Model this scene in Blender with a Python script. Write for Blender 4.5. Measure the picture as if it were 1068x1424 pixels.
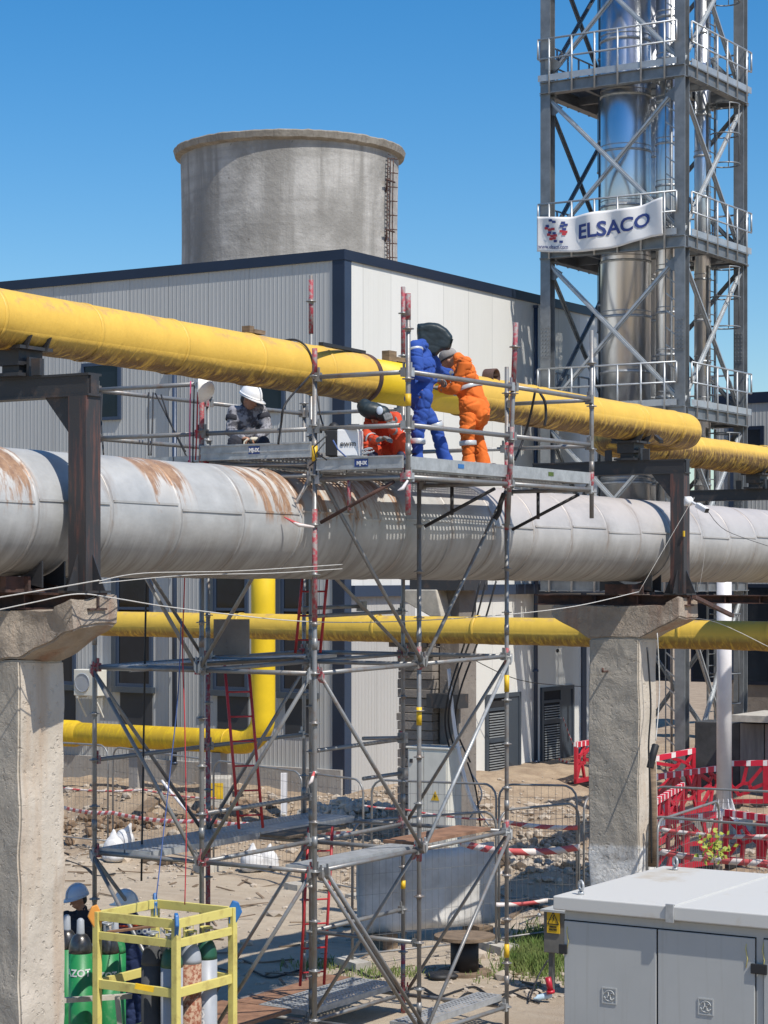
import bpy, bmesh, math, random
from mathutils import Vector, Matrix, noise
for o in list(bpy.data.objects): bpy.data.objects.remove(o)
SC = bpy.context.scene
COL = SC.collection
R = math.radians
# ------------------------------------------------------------ camera, sky, sun
H = 5.35                                   # eye height above the yard
cd = bpy.data.cameras.new('camera'); cam = bpy.data.objects.new('camera', cd); COL.objects.link(cam)
cam.location = (0, 0, H); cam.rotation_euler = (R(90), 0, 0)
cd.sensor_fit = 'VERTICAL'; cd.sensor_height = 36.0; cd.lens = 36.0*3000/1424
cd.shift_y = 88/1424; cd.clip_start = 0.5; cd.clip_end = 6000
SC.camera = cam
SC.render.resolution_x = 768; SC.render.resolution_y = 1024
SUN_EL, SUN_AZ = 55.0, 139.0               # azimuth clockwise from +Y
sd = bpy.data.lights.new('sun', 'SUN'); sun = bpy.data.objects.new('sun', sd); COL.objects.link(sun)
sd.energy = 5.0; sd.angle = R(0.5); sd.color = (1.0, 0.95, 0.87)
_sv = Vector((math.sin(R(SUN_AZ))*math.cos(R(SUN_EL)), math.cos(R(SUN_AZ))*math.cos(R(SUN_EL)), math.sin(R(SUN_EL))))
sun.rotation_euler = _sv.to_track_quat('Z', 'Y').to_euler()
wd = bpy.data.worlds.new('World'); SC.world = wd; wd.use_nodes = True
_n = wd.node_tree.nodes; _l = wd.node_tree.links
sk = _n.new('ShaderNodeTexSky'); sk.sky_type = 'NISHITA'; sk.sun_disc = False
sk.sun_elevation = R(SUN_EL); sk.sun_rotation = R(SUN_AZ)
sk.air_density = 1.0; sk.dust_density = 0.6; sk.ozone_density = 3.0
_h = _n.new('ShaderNodeHueSaturation'); _h.inputs['Saturation'].default_value = 1.44; _h.inputs['Hue'].default_value = 0.501; _h.inputs['Value'].default_value = 1.0
_l.new(sk.outputs[0], _h.inputs['Color']); _l.new(_h.outputs[0], _n['Background'].inputs[0]); _n['Background'].inputs[1].default_value = 0.134
SC.view_settings.view_transform = 'Standard'; SC.view_settings.look = 'None'
SC.view_settings.exposure = 0.0; SC.view_settings.gamma = 1.0

# ------------------------------------------------------------ frames and helpers
TH = R(31.9); S_, C_ = math.sin(TH), math.cos(TH)
U = Vector((S_, C_, 0)); V = Vector((-C_, S_, 0)); Z = Vector((0, 0, 1))
def W(a, b, z): return U*a + V*b + Vector((0, 0, z+H))          # z measured from eye level
def P(px, py, D): return Vector(((px-534)/3000*D, D, H+(800-py)/3000*D))
def AB(px, D):
    X = (px-534)/3000*D; return (X*S_+D*C_, -X*C_+D*S_)
def a_at(px, b):
    r = (px-534)/3000; return b*(C_+r*S_)/(S_-r*C_)
def b_at(px, a):
    r = (px-534)/3000; return a*(S_-r*C_)/(C_+r*S_)
def D_ab(a, b): return a*C_+b*S_
def zpy(py, D): return (800-py)/3000*D
ORG = {}
rnd = random.Random(7)

def tag(o, label=None, cat=None, group=None, kind=None):
    if label: o['label'] = label
    if cat: o['category'] = cat
    if group: o['group'] = group
    if kind: o['kind'] = kind
    return o
def thing(name, loc, label, cat, group=None):
    o = bpy.data.objects.new(name, None); COL.objects.link(o)
    o.location = loc; o.empty_display_size = 0.2; ORG[o.name] = Vector(loc)
    return tag(o, label, cat, group)

class MB:
    def __init__(s): s.v = []; s.f = []; s.sm = []
    def add(s, vs, fs, smooth=False):
        n = len(s.v); s.v += [Vector(v) for v in vs]
        s.f += [tuple(i+n for i in f) for f in fs]; s.sm += [smooth]*len(fs); return s
    def box(s, c, hx, hy, hz, X=U, Y=V, Zv=Z):
        c = Vector(c); vs = []
        for k in (-1, 1):
            for j in (-1, 1):
                for i in (-1, 1): vs.append(c+X*(hx*i)+Y*(hy*j)+Zv*(hz*k))
        return s.add(vs, [(0,2,3,1),(4,5,7,6),(0,1,5,4),(2,6,7,3),(0,4,6,2),(1,3,7,5)])
    def uv(s, a0, a1, b0, b1, z0, z1):
        return s.box(W((a0+a1)/2, (b0+b1)/2, (z0+z1)/2), abs(a1-a0)/2, abs(b1-b0)/2, abs(z1-z0)/2)
    def bar(s, p0, p1, w, h, up=Z):
        p0 = Vector(p0); p1 = Vector(p1); d = p1-p0; L = d.length; d.normalize()
        y = up.cross(d)
        if y.length < 1e-4: y = V.copy()
        y.normalize(); z = d.cross(y)
        return s.box((p0+p1)/2, L/2, w/2, h/2, d, y, z)
    def tube(s, p0, p1, r, n=10, r1=None, caps=True):
        p0 = Vector(p0); p1 = Vector(p1); d = (p1-p0).normalized()
        if r1 is None: r1 = r
        x = d.orthogonal().normalized(); y = d.cross(x); vs = []
        for p, rr in ((p0, r), (p1, r1)):
            for i in range(n):
                t = 2*math.pi*i/n; vs.append(p+x*(rr*math.cos(t))+y*(rr*math.sin(t)))
        s.add(vs, [(i, (i+1) % n, n+(i+1) % n, n+i) for i in range(n)], True)
        if caps: s.add(vs, [tuple(range(n-1, -1, -1)), tuple(range(n, 2*n))])
        return s
    def path(s, pts, r, n=8, caps=True, closed=False):
        pts = [Vector(p) for p in pts]; N = len(pts); vs = []; x = None
        rs = r if isinstance(r, (list, tuple)) else [r]*N
        for i, p in enumerate(pts):
            if closed: d = pts[(i+1) % N]-pts[i-1]
            else: d = pts[min(i+1, N-1)]-pts[max(i-1, 0)]
            d.normalize()
            if x is None: x = d.orthogonal().normalized()
            else:
                x = x-d*x.dot(d)
                if x.length < 1e-6: x = d.orthogonal()
                x.normalize()
            y = d.cross(x)
            for k in range(n):
                t = 2*math.pi*k/n; vs.append(p+x*(rs[i]*math.cos(t))+y*(rs[i]*math.sin(t)))
        fs = []
        for i in range(N if closed else N-1):
            j = (i+1) % N
            for k in range(n): fs.append((i*n+k, i*n+(k+1) % n, j*n+(k+1) % n, j*n+k))
        s.add(vs, fs, True)
        if caps and not closed: s.add(vs, [tuple(range(n-1, -1, -1)), tuple(range((N-1)*n, N*n))])
        return s
    def lathe(s, base, axis, prof, n=24, smooth=True, caps=True):
        base = Vector(base); d = Vector(axis).normalized(); x = d.orthogonal().normalized(); y = d.cross(x); vs = []
        for (t, r) in prof:
            for k in range(n):
                q = 2*math.pi*k/n; vs.append(base+d*t+x*(r*math.cos(q))+y*(r*math.sin(q)))
        fs = []
        for i in range(len(prof)-1):
            for k in range(n): fs.append((i*n+k, i*n+(k+1) % n, (i+1)*n+(k+1) % n, (i+1)*n+k))
        s.add(vs, fs, smooth)
        if caps: s.add(vs, [tuple(range(n-1, -1, -1)), tuple(range((len(prof)-1)*n, len(prof)*n))])
        return s
    def prism(s, pts, d):
        pts = [Vector(p) for p in pts]; n = len(pts); vs = pts+[p+Vector(d) for p in pts]
        return s.add(vs, [tuple(range(n-1, -1, -1)), tuple(range(n, 2*n))]+[(i, (i+1) % n, n+(i+1) % n, n+i) for i in range(n)])
    def ell(s, c, rx, ry, rz, X=Vector((1,0,0)), Y=Vector((0,1,0)), Zv=Z, n=14, m=9):
        c = Vector(c); vs = []
        for i in range(m+1):
            f = math.pi*i/m
            for k in range(n):
                t = 2*math.pi*k/n
                vs.append(c+X*(rx*math.sin(f)*math.cos(t))+Y*(ry*math.sin(f)*math.sin(t))+Zv*(rz*math.cos(f)))
        fs = [(i*n+k, (i+1)*n+k, (i+1)*n+(k+1) % n, i*n+(k+1) % n) for i in range(m) for k in range(n)]
        return s.add(vs, fs, True)
    def caps(s, p0, r0, p1, r1, n=12):
        p0 = Vector(p0); p1 = Vector(p1); d = p1-p0; L = d.length
        if L < 1e-5: return s.ell(p0, r0, r0, r0)
        d.normalize(); prof = []
        for i in range(6): t = math.pi/2*i/5; prof.append((-r0*math.cos(t), max(r0*math.sin(t), 1e-4)))
        for i in range(6): t = math.pi/2*i/5; prof.append((L+r1*math.sin(t), max(r1*math.cos(t), 1e-4)))
        return s.lathe(p0, d, prof, n)
    def mesh(s, name, off=Vector((0,0,0)), clean=False):
        me = bpy.data.meshes.new(name)
        me.from_pydata([tuple(v-off) for v in s.v], [], s.f)
        me.polygons.foreach_set('use_smooth', s.sm)
        if clean:
            bm = bmesh.new(); bm.from_mesh(me); bmesh.ops.remove_doubles(bm, verts=bm.verts, dist=1e-4)
            bmesh.ops.recalc_face_normals(bm, faces=bm.faces); bm.to_mesh(me); bm.free()
        me.update(); return me
    def build(s, name, mat, parent=None, bevel=0, clean=True):
        if parent is None:
            lo = Vector((min(v.x for v in s.v)+max(v.x for v in s.v), min(v.y for v in s.v)+max(v.y for v in s.v), 0))/2
            lo.z = min(v.z for v in s.v); off = lo
        else: off = ORG[parent.name]
        me = s.mesh(name, off, clean); o = bpy.data.objects.new(name, me); COL.objects.link(o)
        if mat: me.materials.append(mat)
        if parent is None: o.location = off
        else: o.parent = parent
        ORG[o.name] = off.copy()
        if bevel:
            m = o.modifiers.new('bevel', 'BEVEL'); m.width = bevel; m.segments = 2; m.limit_method = 'ANGLE'; m.angle_limit = R(40)
        return o

def evaluated(o):
    dg = bpy.context.evaluated_depsgraph_get(); dg.update()
    return bpy.data.meshes.new_from_object(o.evaluated_get(dg))
def organic(mb, name, mat, parent, voxel=0.012, smooth=4, wr=0.0, ws=9.0, seed=0):
    o = mb.build(name, mat, parent, clean=False)
    m = o.modifiers.new('r', 'REMESH'); m.mode = 'VOXEL'; m.voxel_size = voxel
    m = o.modifiers.new('s', 'SMOOTH'); m.iterations = smooth; m.factor = 0.5
    me = evaluated(o); o.modifiers.clear(); old = o.data; o.data = me; bpy.data.meshes.remove(old); me.name = name
    if wr:
        ns = [v.normal.copy() for v in me.vertices]
        for v, nn in zip(me.vertices, ns):
            p = v.co*ws+Vector((seed, 0, 0)); q = Vector((p.x*1.0, p.y, p.z*0.55))
            q2_ = Vector((p.x*.45+p.z*.35, p.y*.45-p.z*.2, p.z*1.25-p.x*.25)); c1 = max(0, 1-abs(noise.noise(q2_*.8))*6); c2_ = max(0, 1-abs(noise.noise(Vector((p.z*.9+p.x*.5, p.x*.4, p.y*.5+9))*1.3))*6); h = .8*noise.noise(q*.7)-.5*c1**1.5-.35*c2_**1.5
            v.co += nn*(wr*h)
    me.polygons.foreach_set('use_smooth', [True]*len(me.polygons))
    if not me.materials: me.materials.append(mat)
    me.update(); return o
def text(s, size, org, X, Y, mat, name, parent, bold=0.0, ext=0.002, warp=None, shear=0, align='LEFT', sx=1.0):
    cu = bpy.data.curves.new(name, 'FONT'); cu.body = s; cu.size = size; cu.offset = bold; cu.extrude = ext; cu.shear = shear
    cu.align_x = align; cu.resolution_u = 3
    t = bpy.data.objects.new(name, cu); COL.objects.link(t); me = evaluated(t); bpy.data.objects.remove(t)
    N = X.cross(Y).normalized(); off = ORG[parent.name]; org = Vector(org)
    for v in me.vertices:
        x, y, z = v.co; p = org+X*(x*sx)+Y*y+N*(z+ext)
        if warp: p = warp(p)
        v.co = p-off
    me.materials.clear(); me.materials.append(mat)
    o = bpy.data.objects.new(name, me); COL.objects.link(o); o.parent = parent; ORG[o.name] = off.copy(); me.name = name
    return o
def dup(root, delta, label=None, rz=None, parent=None):
    r = root.copy(); COL.objects.link(r)
    if parent is None: r.location = root.location+Vector(delta)
    if rz is not None: r.rotation_euler = (0, 0, rz)
    ORG[r.name] = ORG[root.name]+Vector(delta)
    if label: r['label'] = label
    for ch in list(root.children):
        c = ch.copy(); COL.objects.link(c); c.parent = r
        for g in list(ch.children):
            d = g.copy(); COL.objects.link(d); d.parent = c
    return r

# ------------------------------------------------------------ materials
class NT:
    """tiny wrapper to chain shader nodes"""
    def __init__(s, name):
        s.m = bpy.data.materials.new(name); s.m.use_nodes = True
        s.t = s.m.node_tree; s.b = s.t.nodes['Principled BSDF']; s.n = 0
        s.tc = None
    def node(s, ty, **kw):
        nd = s.t.nodes.new(ty)
        for k, v in kw.items(): setattr(nd, k, v)
        return nd
    def link(s, a, b): s.t.links.new(a, b)
    def pos(s):                                   # (a, b, z) metres in the yard's own grid
        if s.tc: return s.tc
        g = s.node('ShaderNodeNewGeometry'); mp = s.node('ShaderNodeMapping'); mp.vector_type = 'POINT'
        mp.inputs['Rotation'].default_value = (0, 0, -(math.pi/2-TH))
        s.link(g.outputs['Position'], mp.inputs['Vector']); s.tc = mp.outputs[0]; return s.tc
    def obj(s):
        return s.node('ShaderNodeTexCoord').outputs['Object']
    def scale(s, vec, sc):
        mp = s.node('ShaderNodeMapping'); mp.inputs['Scale'].default_value = sc; s.link(vec, mp.inputs['Vector']); return mp.outputs[0]
    def noise(s, vec, scale=5, detail=4, rough=.6, dist=0):
        nd = s.node('ShaderNodeTexNoise'); nd.inputs['Scale'].default_value = scale; nd.inputs['Detail'].default_value = detail
        nd.inputs['Roughness'].default_value = rough; nd.inputs['Distortion'].default_value = dist
        s.link(vec, nd.inputs['Vector']); return nd.outputs['Fac']
    def ramp(s, fac, stops):
        nd = s.node('ShaderNodeValToRGB'); cr = nd.color_ramp
        while len(cr.elements) < len(stops): cr.elements.new(0.5)
        for e, (p, c) in zip(cr.elements, stops):
            e.position = p; e.color = (c[0], c[1], c[2], 1) if isinstance(c, (tuple, list)) else (c, c, c, 1)
        s.link(fac, nd.inputs['Fac']); return nd.outputs['Color']
    def math(s, op, a, b=None, c=None, clamp=False):
        nd = s.node('ShaderNodeMath', operation=op); nd.use_clamp = clamp
        for i, x in enumerate((a, b, c)):
            if x is None: continue
            if isinstance(x, (int, float)): nd.inputs[i].default_value = x
            else: s.link(x, nd.inputs[i])
        return nd.outputs[0]
    def sep(s, vec):
        nd = s.node('ShaderNodeSeparateXYZ'); s.link(vec, nd.inputs[0]); return nd.outputs
    def mix(s, fac, a, b, mode='MIX'):
        nd = s.node('ShaderNodeMix', data_type='RGBA', blend_type=mode)
        for i, x in ((0, fac), (6, a), (7, b)):
            if isinstance(x, (int, float)): nd.inputs[i].default_value = x
            elif isinstance(x, (tuple, list)): nd.inputs[i].default_value = (x[0], x[1], x[2], 1)
            else: s.link(x, nd.inputs[i])
        return nd.outputs[2]
    def bump(s, h, strength=.3, dist=.02):
        nd = s.node('ShaderNodeBump'); nd.inputs['Strength'].default_value = strength; nd.inputs['Distance'].default_value = dist
        s.link(h, nd.inputs['Height'])
        if s.b.inputs['Normal'].is_linked: s.link(s.b.inputs['Normal'].links[0].from_socket, nd.inputs['Normal'])
        s.link(nd.outputs[0], s.b.inputs['Normal'])
    def out(s, col=None, rough=None, metal=None, spec=None):
        for k, x in (('Base Color', col), ('Roughness', rough), ('Metallic', metal), ('Specular IOR Level', spec)):
            if x is None: continue
            if isinstance(x, (int, float)): s.b.inputs[k].default_value = x
            elif isinstance(x, (tuple, list)): s.b.inputs[k].default_value = (x[0], x[1], x[2], 1)
            else: s.link(x, s.b.inputs[k])
        return s.m
def simple(name, c, rough=.6, metal=0, var=.25, sc=6, bump=.0, bsc=40, c2=None, lo=.35, hi=.65, st=(1, 1, 1)):
    t = NT(name); p = t.obj() if False else t.pos()
    p2 = t.scale(p, st)
    n = t.noise(p2, sc, 5, .65)
    d = c2 or tuple(x*(1-var) for x in c)
    col = t.ramp(n, [(lo, d), (hi, c)])
    t.out(col, rough, metal)
    if bump: t.bump(t.noise(p, bsc, 4, .7), bump, .01)
    return t.m
M = {}
M['galv'] = simple('galvanised_steel', (.50, .51, .51), .42, .4, .3, 9, .1, 60)
M['galvd'] = simple('weathered_galvanised_tube', (.25, .25, .245), .42, .35, .0, 7, .15, 50, c2=(.22, .17, .14), lo=.3, hi=.5)
M['tower'] = simple('galvanised_tower_steel', (.27, .285, .295), .5, .5, .3, 2.5, .05, 30)
M['towerl'] = simple('bright_galvanised_bar', (.5, .52, .53), .45, .5, .2, 4)
M['steel_dark'] = simple('painted_black_steel', (.035, .036, .04), .5, .1, 0, 5, .2, 40, c2=(.085, .06, .05), lo=.3, hi=.45)
M['steel_rusty'] = simple('rusty_steel', (.12, .06, .045), .8, .1, 0, 5, .4, 60, c2=(.05, .035, .032), lo=.38, hi=.6)
M['steel_post'] = simple('weathered_post_paint', (.05, .048, .05), .55, .2, 0, 3, .2, 50, c2=(.15, .07, .055), lo=.34, hi=.5, st=(6, 6, .6))
M['navy'] = simple('navy_flashing', (.018, .028, .055), .4, .2, .15, 1)
M['navyl'] = simple('slate_blue_trim', (.042, .064, .11), .4, .2, .15, 1)
M['trim'] = simple('dark_frame', (.055, .07, .09), .4, .1, .15, 2)
M['louvre'] = simple('louvre_grey', (.30, .32, .33), .4, .1, .15, 4)
M['dark'] = simple('dark_void', (.02, .02, .022), .9, 0, .2, 3)
M['panel_dark'] = simple('dark_cladding_panel', (.045, .046, .05), .6, 0, .2, 2)
M['red'] = simple('red_paint', (.55, .035, .045), .5, 0, 0, 9, .1, 50, c2=(.34, .03, .035))
M['redpost'] = simple('worn_red_paint', (.33, .045, .06), .6, 0, 0, 22, .1, 50, c2=(.27, .23, .22), lo=.42, hi=.56)
M['redpl'] = simple('red_plastic', (.52, .018, .04), .4, 0, .3, 3)
M['whitepl'] = simple('white_plastic', (.78, .76, .76), .4, 0, .1, 4)
M['blue'] = simple('blue_paint', (.03, .16, .42), .4, 0, .2, 5)
M['orange'] = simple('orange_paint', (.75, .32, .06), .5, 0, .2, 5)
M['rackyel'] = simple('pale_yellow_paint', (.66, .57, .17), .5, 0, 0, 7, .1, 60, c2=(.5, .40, .12), lo=.3, hi=.5)
M['black'] = simple('black_rubber', (.02, .02, .022), .6, 0, .2, 5)
M['white'] = simple('white_enamel', (.80, .80, .79), .4, 0, .08, 4)
M['cream'] = simple('cream_paint', (.7, .68, .6), .5, 0, .1, 4)
M['hatwhite'] = simple('helmet_white', (.82, .82, .81), .3, 0, .05, 4)
M['hatblue'] = simple('helmet_blue_grey', (.50, .57, .66), .35, 0, .1, 4)
M['skin'] = simple('skin', (.42, .22, .14), .55, 0, .2, 20)
M['blueover'] = simple('blue_workwear', (.022, .075, .34), .85, 0, .12, 3, .3, 300)
M['orangeover'] = simple('orange_workwear', (.80, .17, .02), .85, 0, .12, 3, .3, 300)
M['redover'] = simple('red_orange_workwear', (.62, .065, .02), .85, 0, .12, 3, .3, 300)
M['greyover'] = simple('grey_workwear', (.30, .30, .33), .85, 0, 0, 11, .3, 300, c2=(.07, .07, .085), lo=.44, hi=.54)
M['darkover'] = simple('dark_workwear', (.03, .032, .045), .85, 0, .3, 6, .3, 300)
M['navyover'] = simple('navy_workwear', (.015, .03, .095), .85, 0, .12, 3, .3, 300)
M['reflect'] = simple('reflective_tape', (.6, .62, .62), .35, .2, .15, 20)
M['glove'] = simple('grey_glove', (.2, .2, .2), .8, 0, .3, 15)
M['glovel'] = simple('cream_glove', (.66, .62, .5), .8, 0, .2, 15)
M['hood'] = simple('welding_hood', (.022, .035, .04), .5, .05, .4, 8)
M['boot'] = simple('boot_leather', (.02, .025, .06), .7, 0, .3, 10)
M['boott'] = simple('tan_boot', (.55, .42, .32), .7, 0, .3, 10)
M['green'] = simple('green_cylinder_paint', (.015, .20, .06), .45, 0, 0, 5, .1, 30, c2=(.10, .25, .12), lo=.3, hi=.42)
M['greend'] = simple('dark_green_paint', (.02, .10, .06), .45, 0, .2, 5)
M['cylgrey'] = simple('grey_cylinder_paint', (.36, .38, .41), .45, 0, .12, 5)
M['cylrust'] = simple('rust_flaked_paint', (.40, .27, .18), .75, 0, 0, 26, .4, 60, c2=(.22, .065, .03), lo=.44, hi=.56)
M['wood'] = simple('weathered_timber', (.24, .17, .11), .85, 0, .45, 6, .3, 60, st=(1, 1, 6))
M['wwash'] = simple('whitewash', (.72, .70, .66), .9, 0, 0, 3, .5, 30, c2=(.45, .42, .38), lo=.3, hi=.5)
M['plywood'] = simple('red_brown_board', (.32, .17, .10), .8, 0, .45, 5, .3, 40)
M['rope'] = simple('white_cord', (.58, .56, .52), .8, 0, .2, 30)
M['ropeb'] = simple('blue_cord', (.08, .14, .35), .8)
M['roper'] = simple('red_cord', (.5, .04, .05), .8)
M['ropep'] = simple('pink_cord', (.6, .1, .22), .8)
M['sack'] = simple('white_woven_sack', (.72, .71, .7), .8, 0, .25, 8, .4, 120)
M['leaf'] = simple('leaf_green', (.10, .16, .025), .6, 0, .5, 5)
M['leafy'] = simple('leaf_yellow_green', (.36, .40, .05), .6, 0, .4, 5)
M['grass'] = simple('grass_blade', (.13, .22, .045), .7, 0, .6, 3, c2=(.22, .24, .08))
M['stone'] = simple('pale_stones', (.5, .42, .33), .9, 0, .4, 1.2, .3, 60)
M['yellowlab'] = simple('yellow_label', (.8, .5, .02), .5)
M['bluelab'] = simple('blue_label', (.03, .08, .3), .5)
M['concl'] = simple('pale_concrete', (.52, .48, .41), .9, 0, .3, 5, .4, 40)
M['soot'] = simple('dark_block', (.07, .072, .075), .85, 0, .45, 2, .3, 30)
M['flap'] = simple('ribbon_white', (.75, .7, .7), .7)
M['kiosk'] = None
M['kioskroof'] = simple('kiosk_roof', (.57, .56, .525), .5, 0, 0, 1.4, c2=(.48, .42, .33), lo=.28, hi=.42)
M['curb'] = simple('glazing_bead', (.08, .14, .22), .4)

def m_glass():
    t = NT('window_glass'); n = t.noise(t.pos(), .9, 3)
    t.out(t.ramp(n, [(.3, (.006, .008, .012)), (.75, (.014, .02, .03))]), .08, 0, .35)
    t.bump(t.noise(t.pos(), 1.3, 2), .15, .02); return t.m
M['glass'] = m_glass()
def m_cladding(name, c, c2, pitch, joint, depth=.5):
    t = NT(name); p = t.pos(); x, y, z = t.sep(p)
    q = t.math('ADD', x, y)
    f = t.math('FRACT', t.math('DIVIDE', q, pitch))
    tri = t.math('ABSOLUTE', t.math('SUBTRACT', f, .5))
    rib = t.math('MULTIPLY', t.math('SUBTRACT', tri, .3), 8, clamp=True)
    g = t.math('FRACT', t.math('DIVIDE', q, joint))
    line = t.math('LESS_THAN', g, .018)
    n = t.noise(t.scale(p, (.6, .6, .12)), 1.2, 5, .6)
    # each panel leaves the press in a very slightly different shade
    w = t.node('ShaderNodeTexWhiteNoise', noise_dimensions='1D'); t.link(t.math('FLOOR', t.math('DIVIDE', q, joint)), w.inputs['W'])
    k = t.math('ADD', t.math('MULTIPLY', n, .75), t.math('MULTIPLY', w.outputs['Value'], .25))
    col = t.ramp(k, [(.25, c2), (.7, c)])
    col = t.mix(t.math('MULTIPLY', line, .45), col, tuple(v*.35 for v in c))
    t.out(col, .5, .0)
    t.bump(rib, depth, .012); return t.m
M['cladg'] = m_cladding('grey_ribbed_cladding', (.485, .485, .465), (.41, .41, .395), .11, 1.12, .65)
M['cladw'] = m_cladding('white_ribbed_cladding', (.74, .73, .69), (.66, .65, .60), .2, 1.15, .12)
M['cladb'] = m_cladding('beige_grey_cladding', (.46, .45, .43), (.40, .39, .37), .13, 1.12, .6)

def m_concrete(name, c, c2, stain, bs=.6, bd=.03, sc=1.6, rough_sc=9, streak=True, wash=False):
    t = NT(name); p = t.pos()
    n = t.noise(p, sc, 8, .7); col = t.ramp(n, [(.3, c2), (.68, c)])
    s = t.noise(t.scale(p, (2.2, 2.2, .25) if streak else (1, 1, 1)), 1.4, 6, .6)
    col = t.mix(t.ramp(s, [(.52, 0), (.72, .75)]), col, stain)
    t.out(col, .92, 0)
    t.bump(t.noise(t.scale(p, (1, 1, .85)), rough_sc, 9, .66, .35), bs, bd)
    pit = t.noise(p, 16, 3, .5); t.bump(t.ramp(pit, [(.30, 0), (.38, 1)]), .5, .02)
    if wash:
        a_, b_, z_ = t.sep(p); wm = t.math('MULTIPLY', t.math('SUBTRACT', t.math('ADD', 1.55, t.math('MULTIPLY', t.noise(p, 5, 5, .7), .14)), z_), 18, clamp=True)
        wm = t.math('MULTIPLY', wm, t.math('GREATER_THAN', a_, 20.0)); col = t.mix(wm, col, t.ramp(t.noise(p, 4, 6, .7), [(.36, (.45, .42, .38)), (.52, (.74, .72, .68))]))
        t.out(col)
    t.bump(t.noise(p, 55, 4, .7), .3, .006); return t.m
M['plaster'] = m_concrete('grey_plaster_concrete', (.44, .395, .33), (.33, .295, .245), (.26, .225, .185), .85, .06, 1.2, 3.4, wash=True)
M['concrete'] = m_concrete('sunlit_side_concrete', (.60, .53, .44), (.46, .40, .32), (.42, .30, .2), .5, .03, 2.0, 11, wash=True)
M['capconc'] = m_concrete('cap_concrete', (.43, .36, .285), (.27, .22, .175), (.30, .15, .09), .9, .05, 2.2, 9)
M['farconc'] = m_concrete('brownish_concrete', (.26, .23, .2), (.18, .155, .135), (.13, .11, .1), .5, .03)
M['plinth'] = m_concrete('plinth_concrete', (.40, .38, .35), (.3, .28, .26), (.3, .25, .2), .4, .02)
def m_tower():
    t = NT('cooling_tower_concrete'); g = t.node('ShaderNodeNewGeometry'); p = g.outputs['Position']
    n = t.noise(p, .16, 8, .66); col = t.ramp(n, [(.38, (.25, .24, .22)), (.60, (.46, .445, .415))])
    s = t.noise(t.scale(p, (.5, .5, .035)), 1.0, 6, .6)
    col = t.mix(t.ramp(s, [(.46, 0), (.62, .8)]), col, (.23, .22, .20))
    h = t.noise(t.scale(p, (.05, .05, .9)), 1.2, 4, .6)
    col = t.mix(t.ramp(h, [(.46, 0), (.66, .5)]), col, (.25, .24, .22))
    sp = t.noise(p, 1.4, 4, .5); col = t.mix(t.ramp(sp, [(.7, 0), (.76, .7)]), col, (.13, .11, .09))
    t.out(col, .95, 0); t.bump(t.noise(p, 1.0, 8, .7), .6, .25); return t.m
M['ctower'] = m_tower()
M['ctrim'] = m_concrete('tower_rim_concrete', (.36, .33, .28), (.2, .18, .15), (.16, .14, .12), .8, .1, .5, 2)

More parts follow.
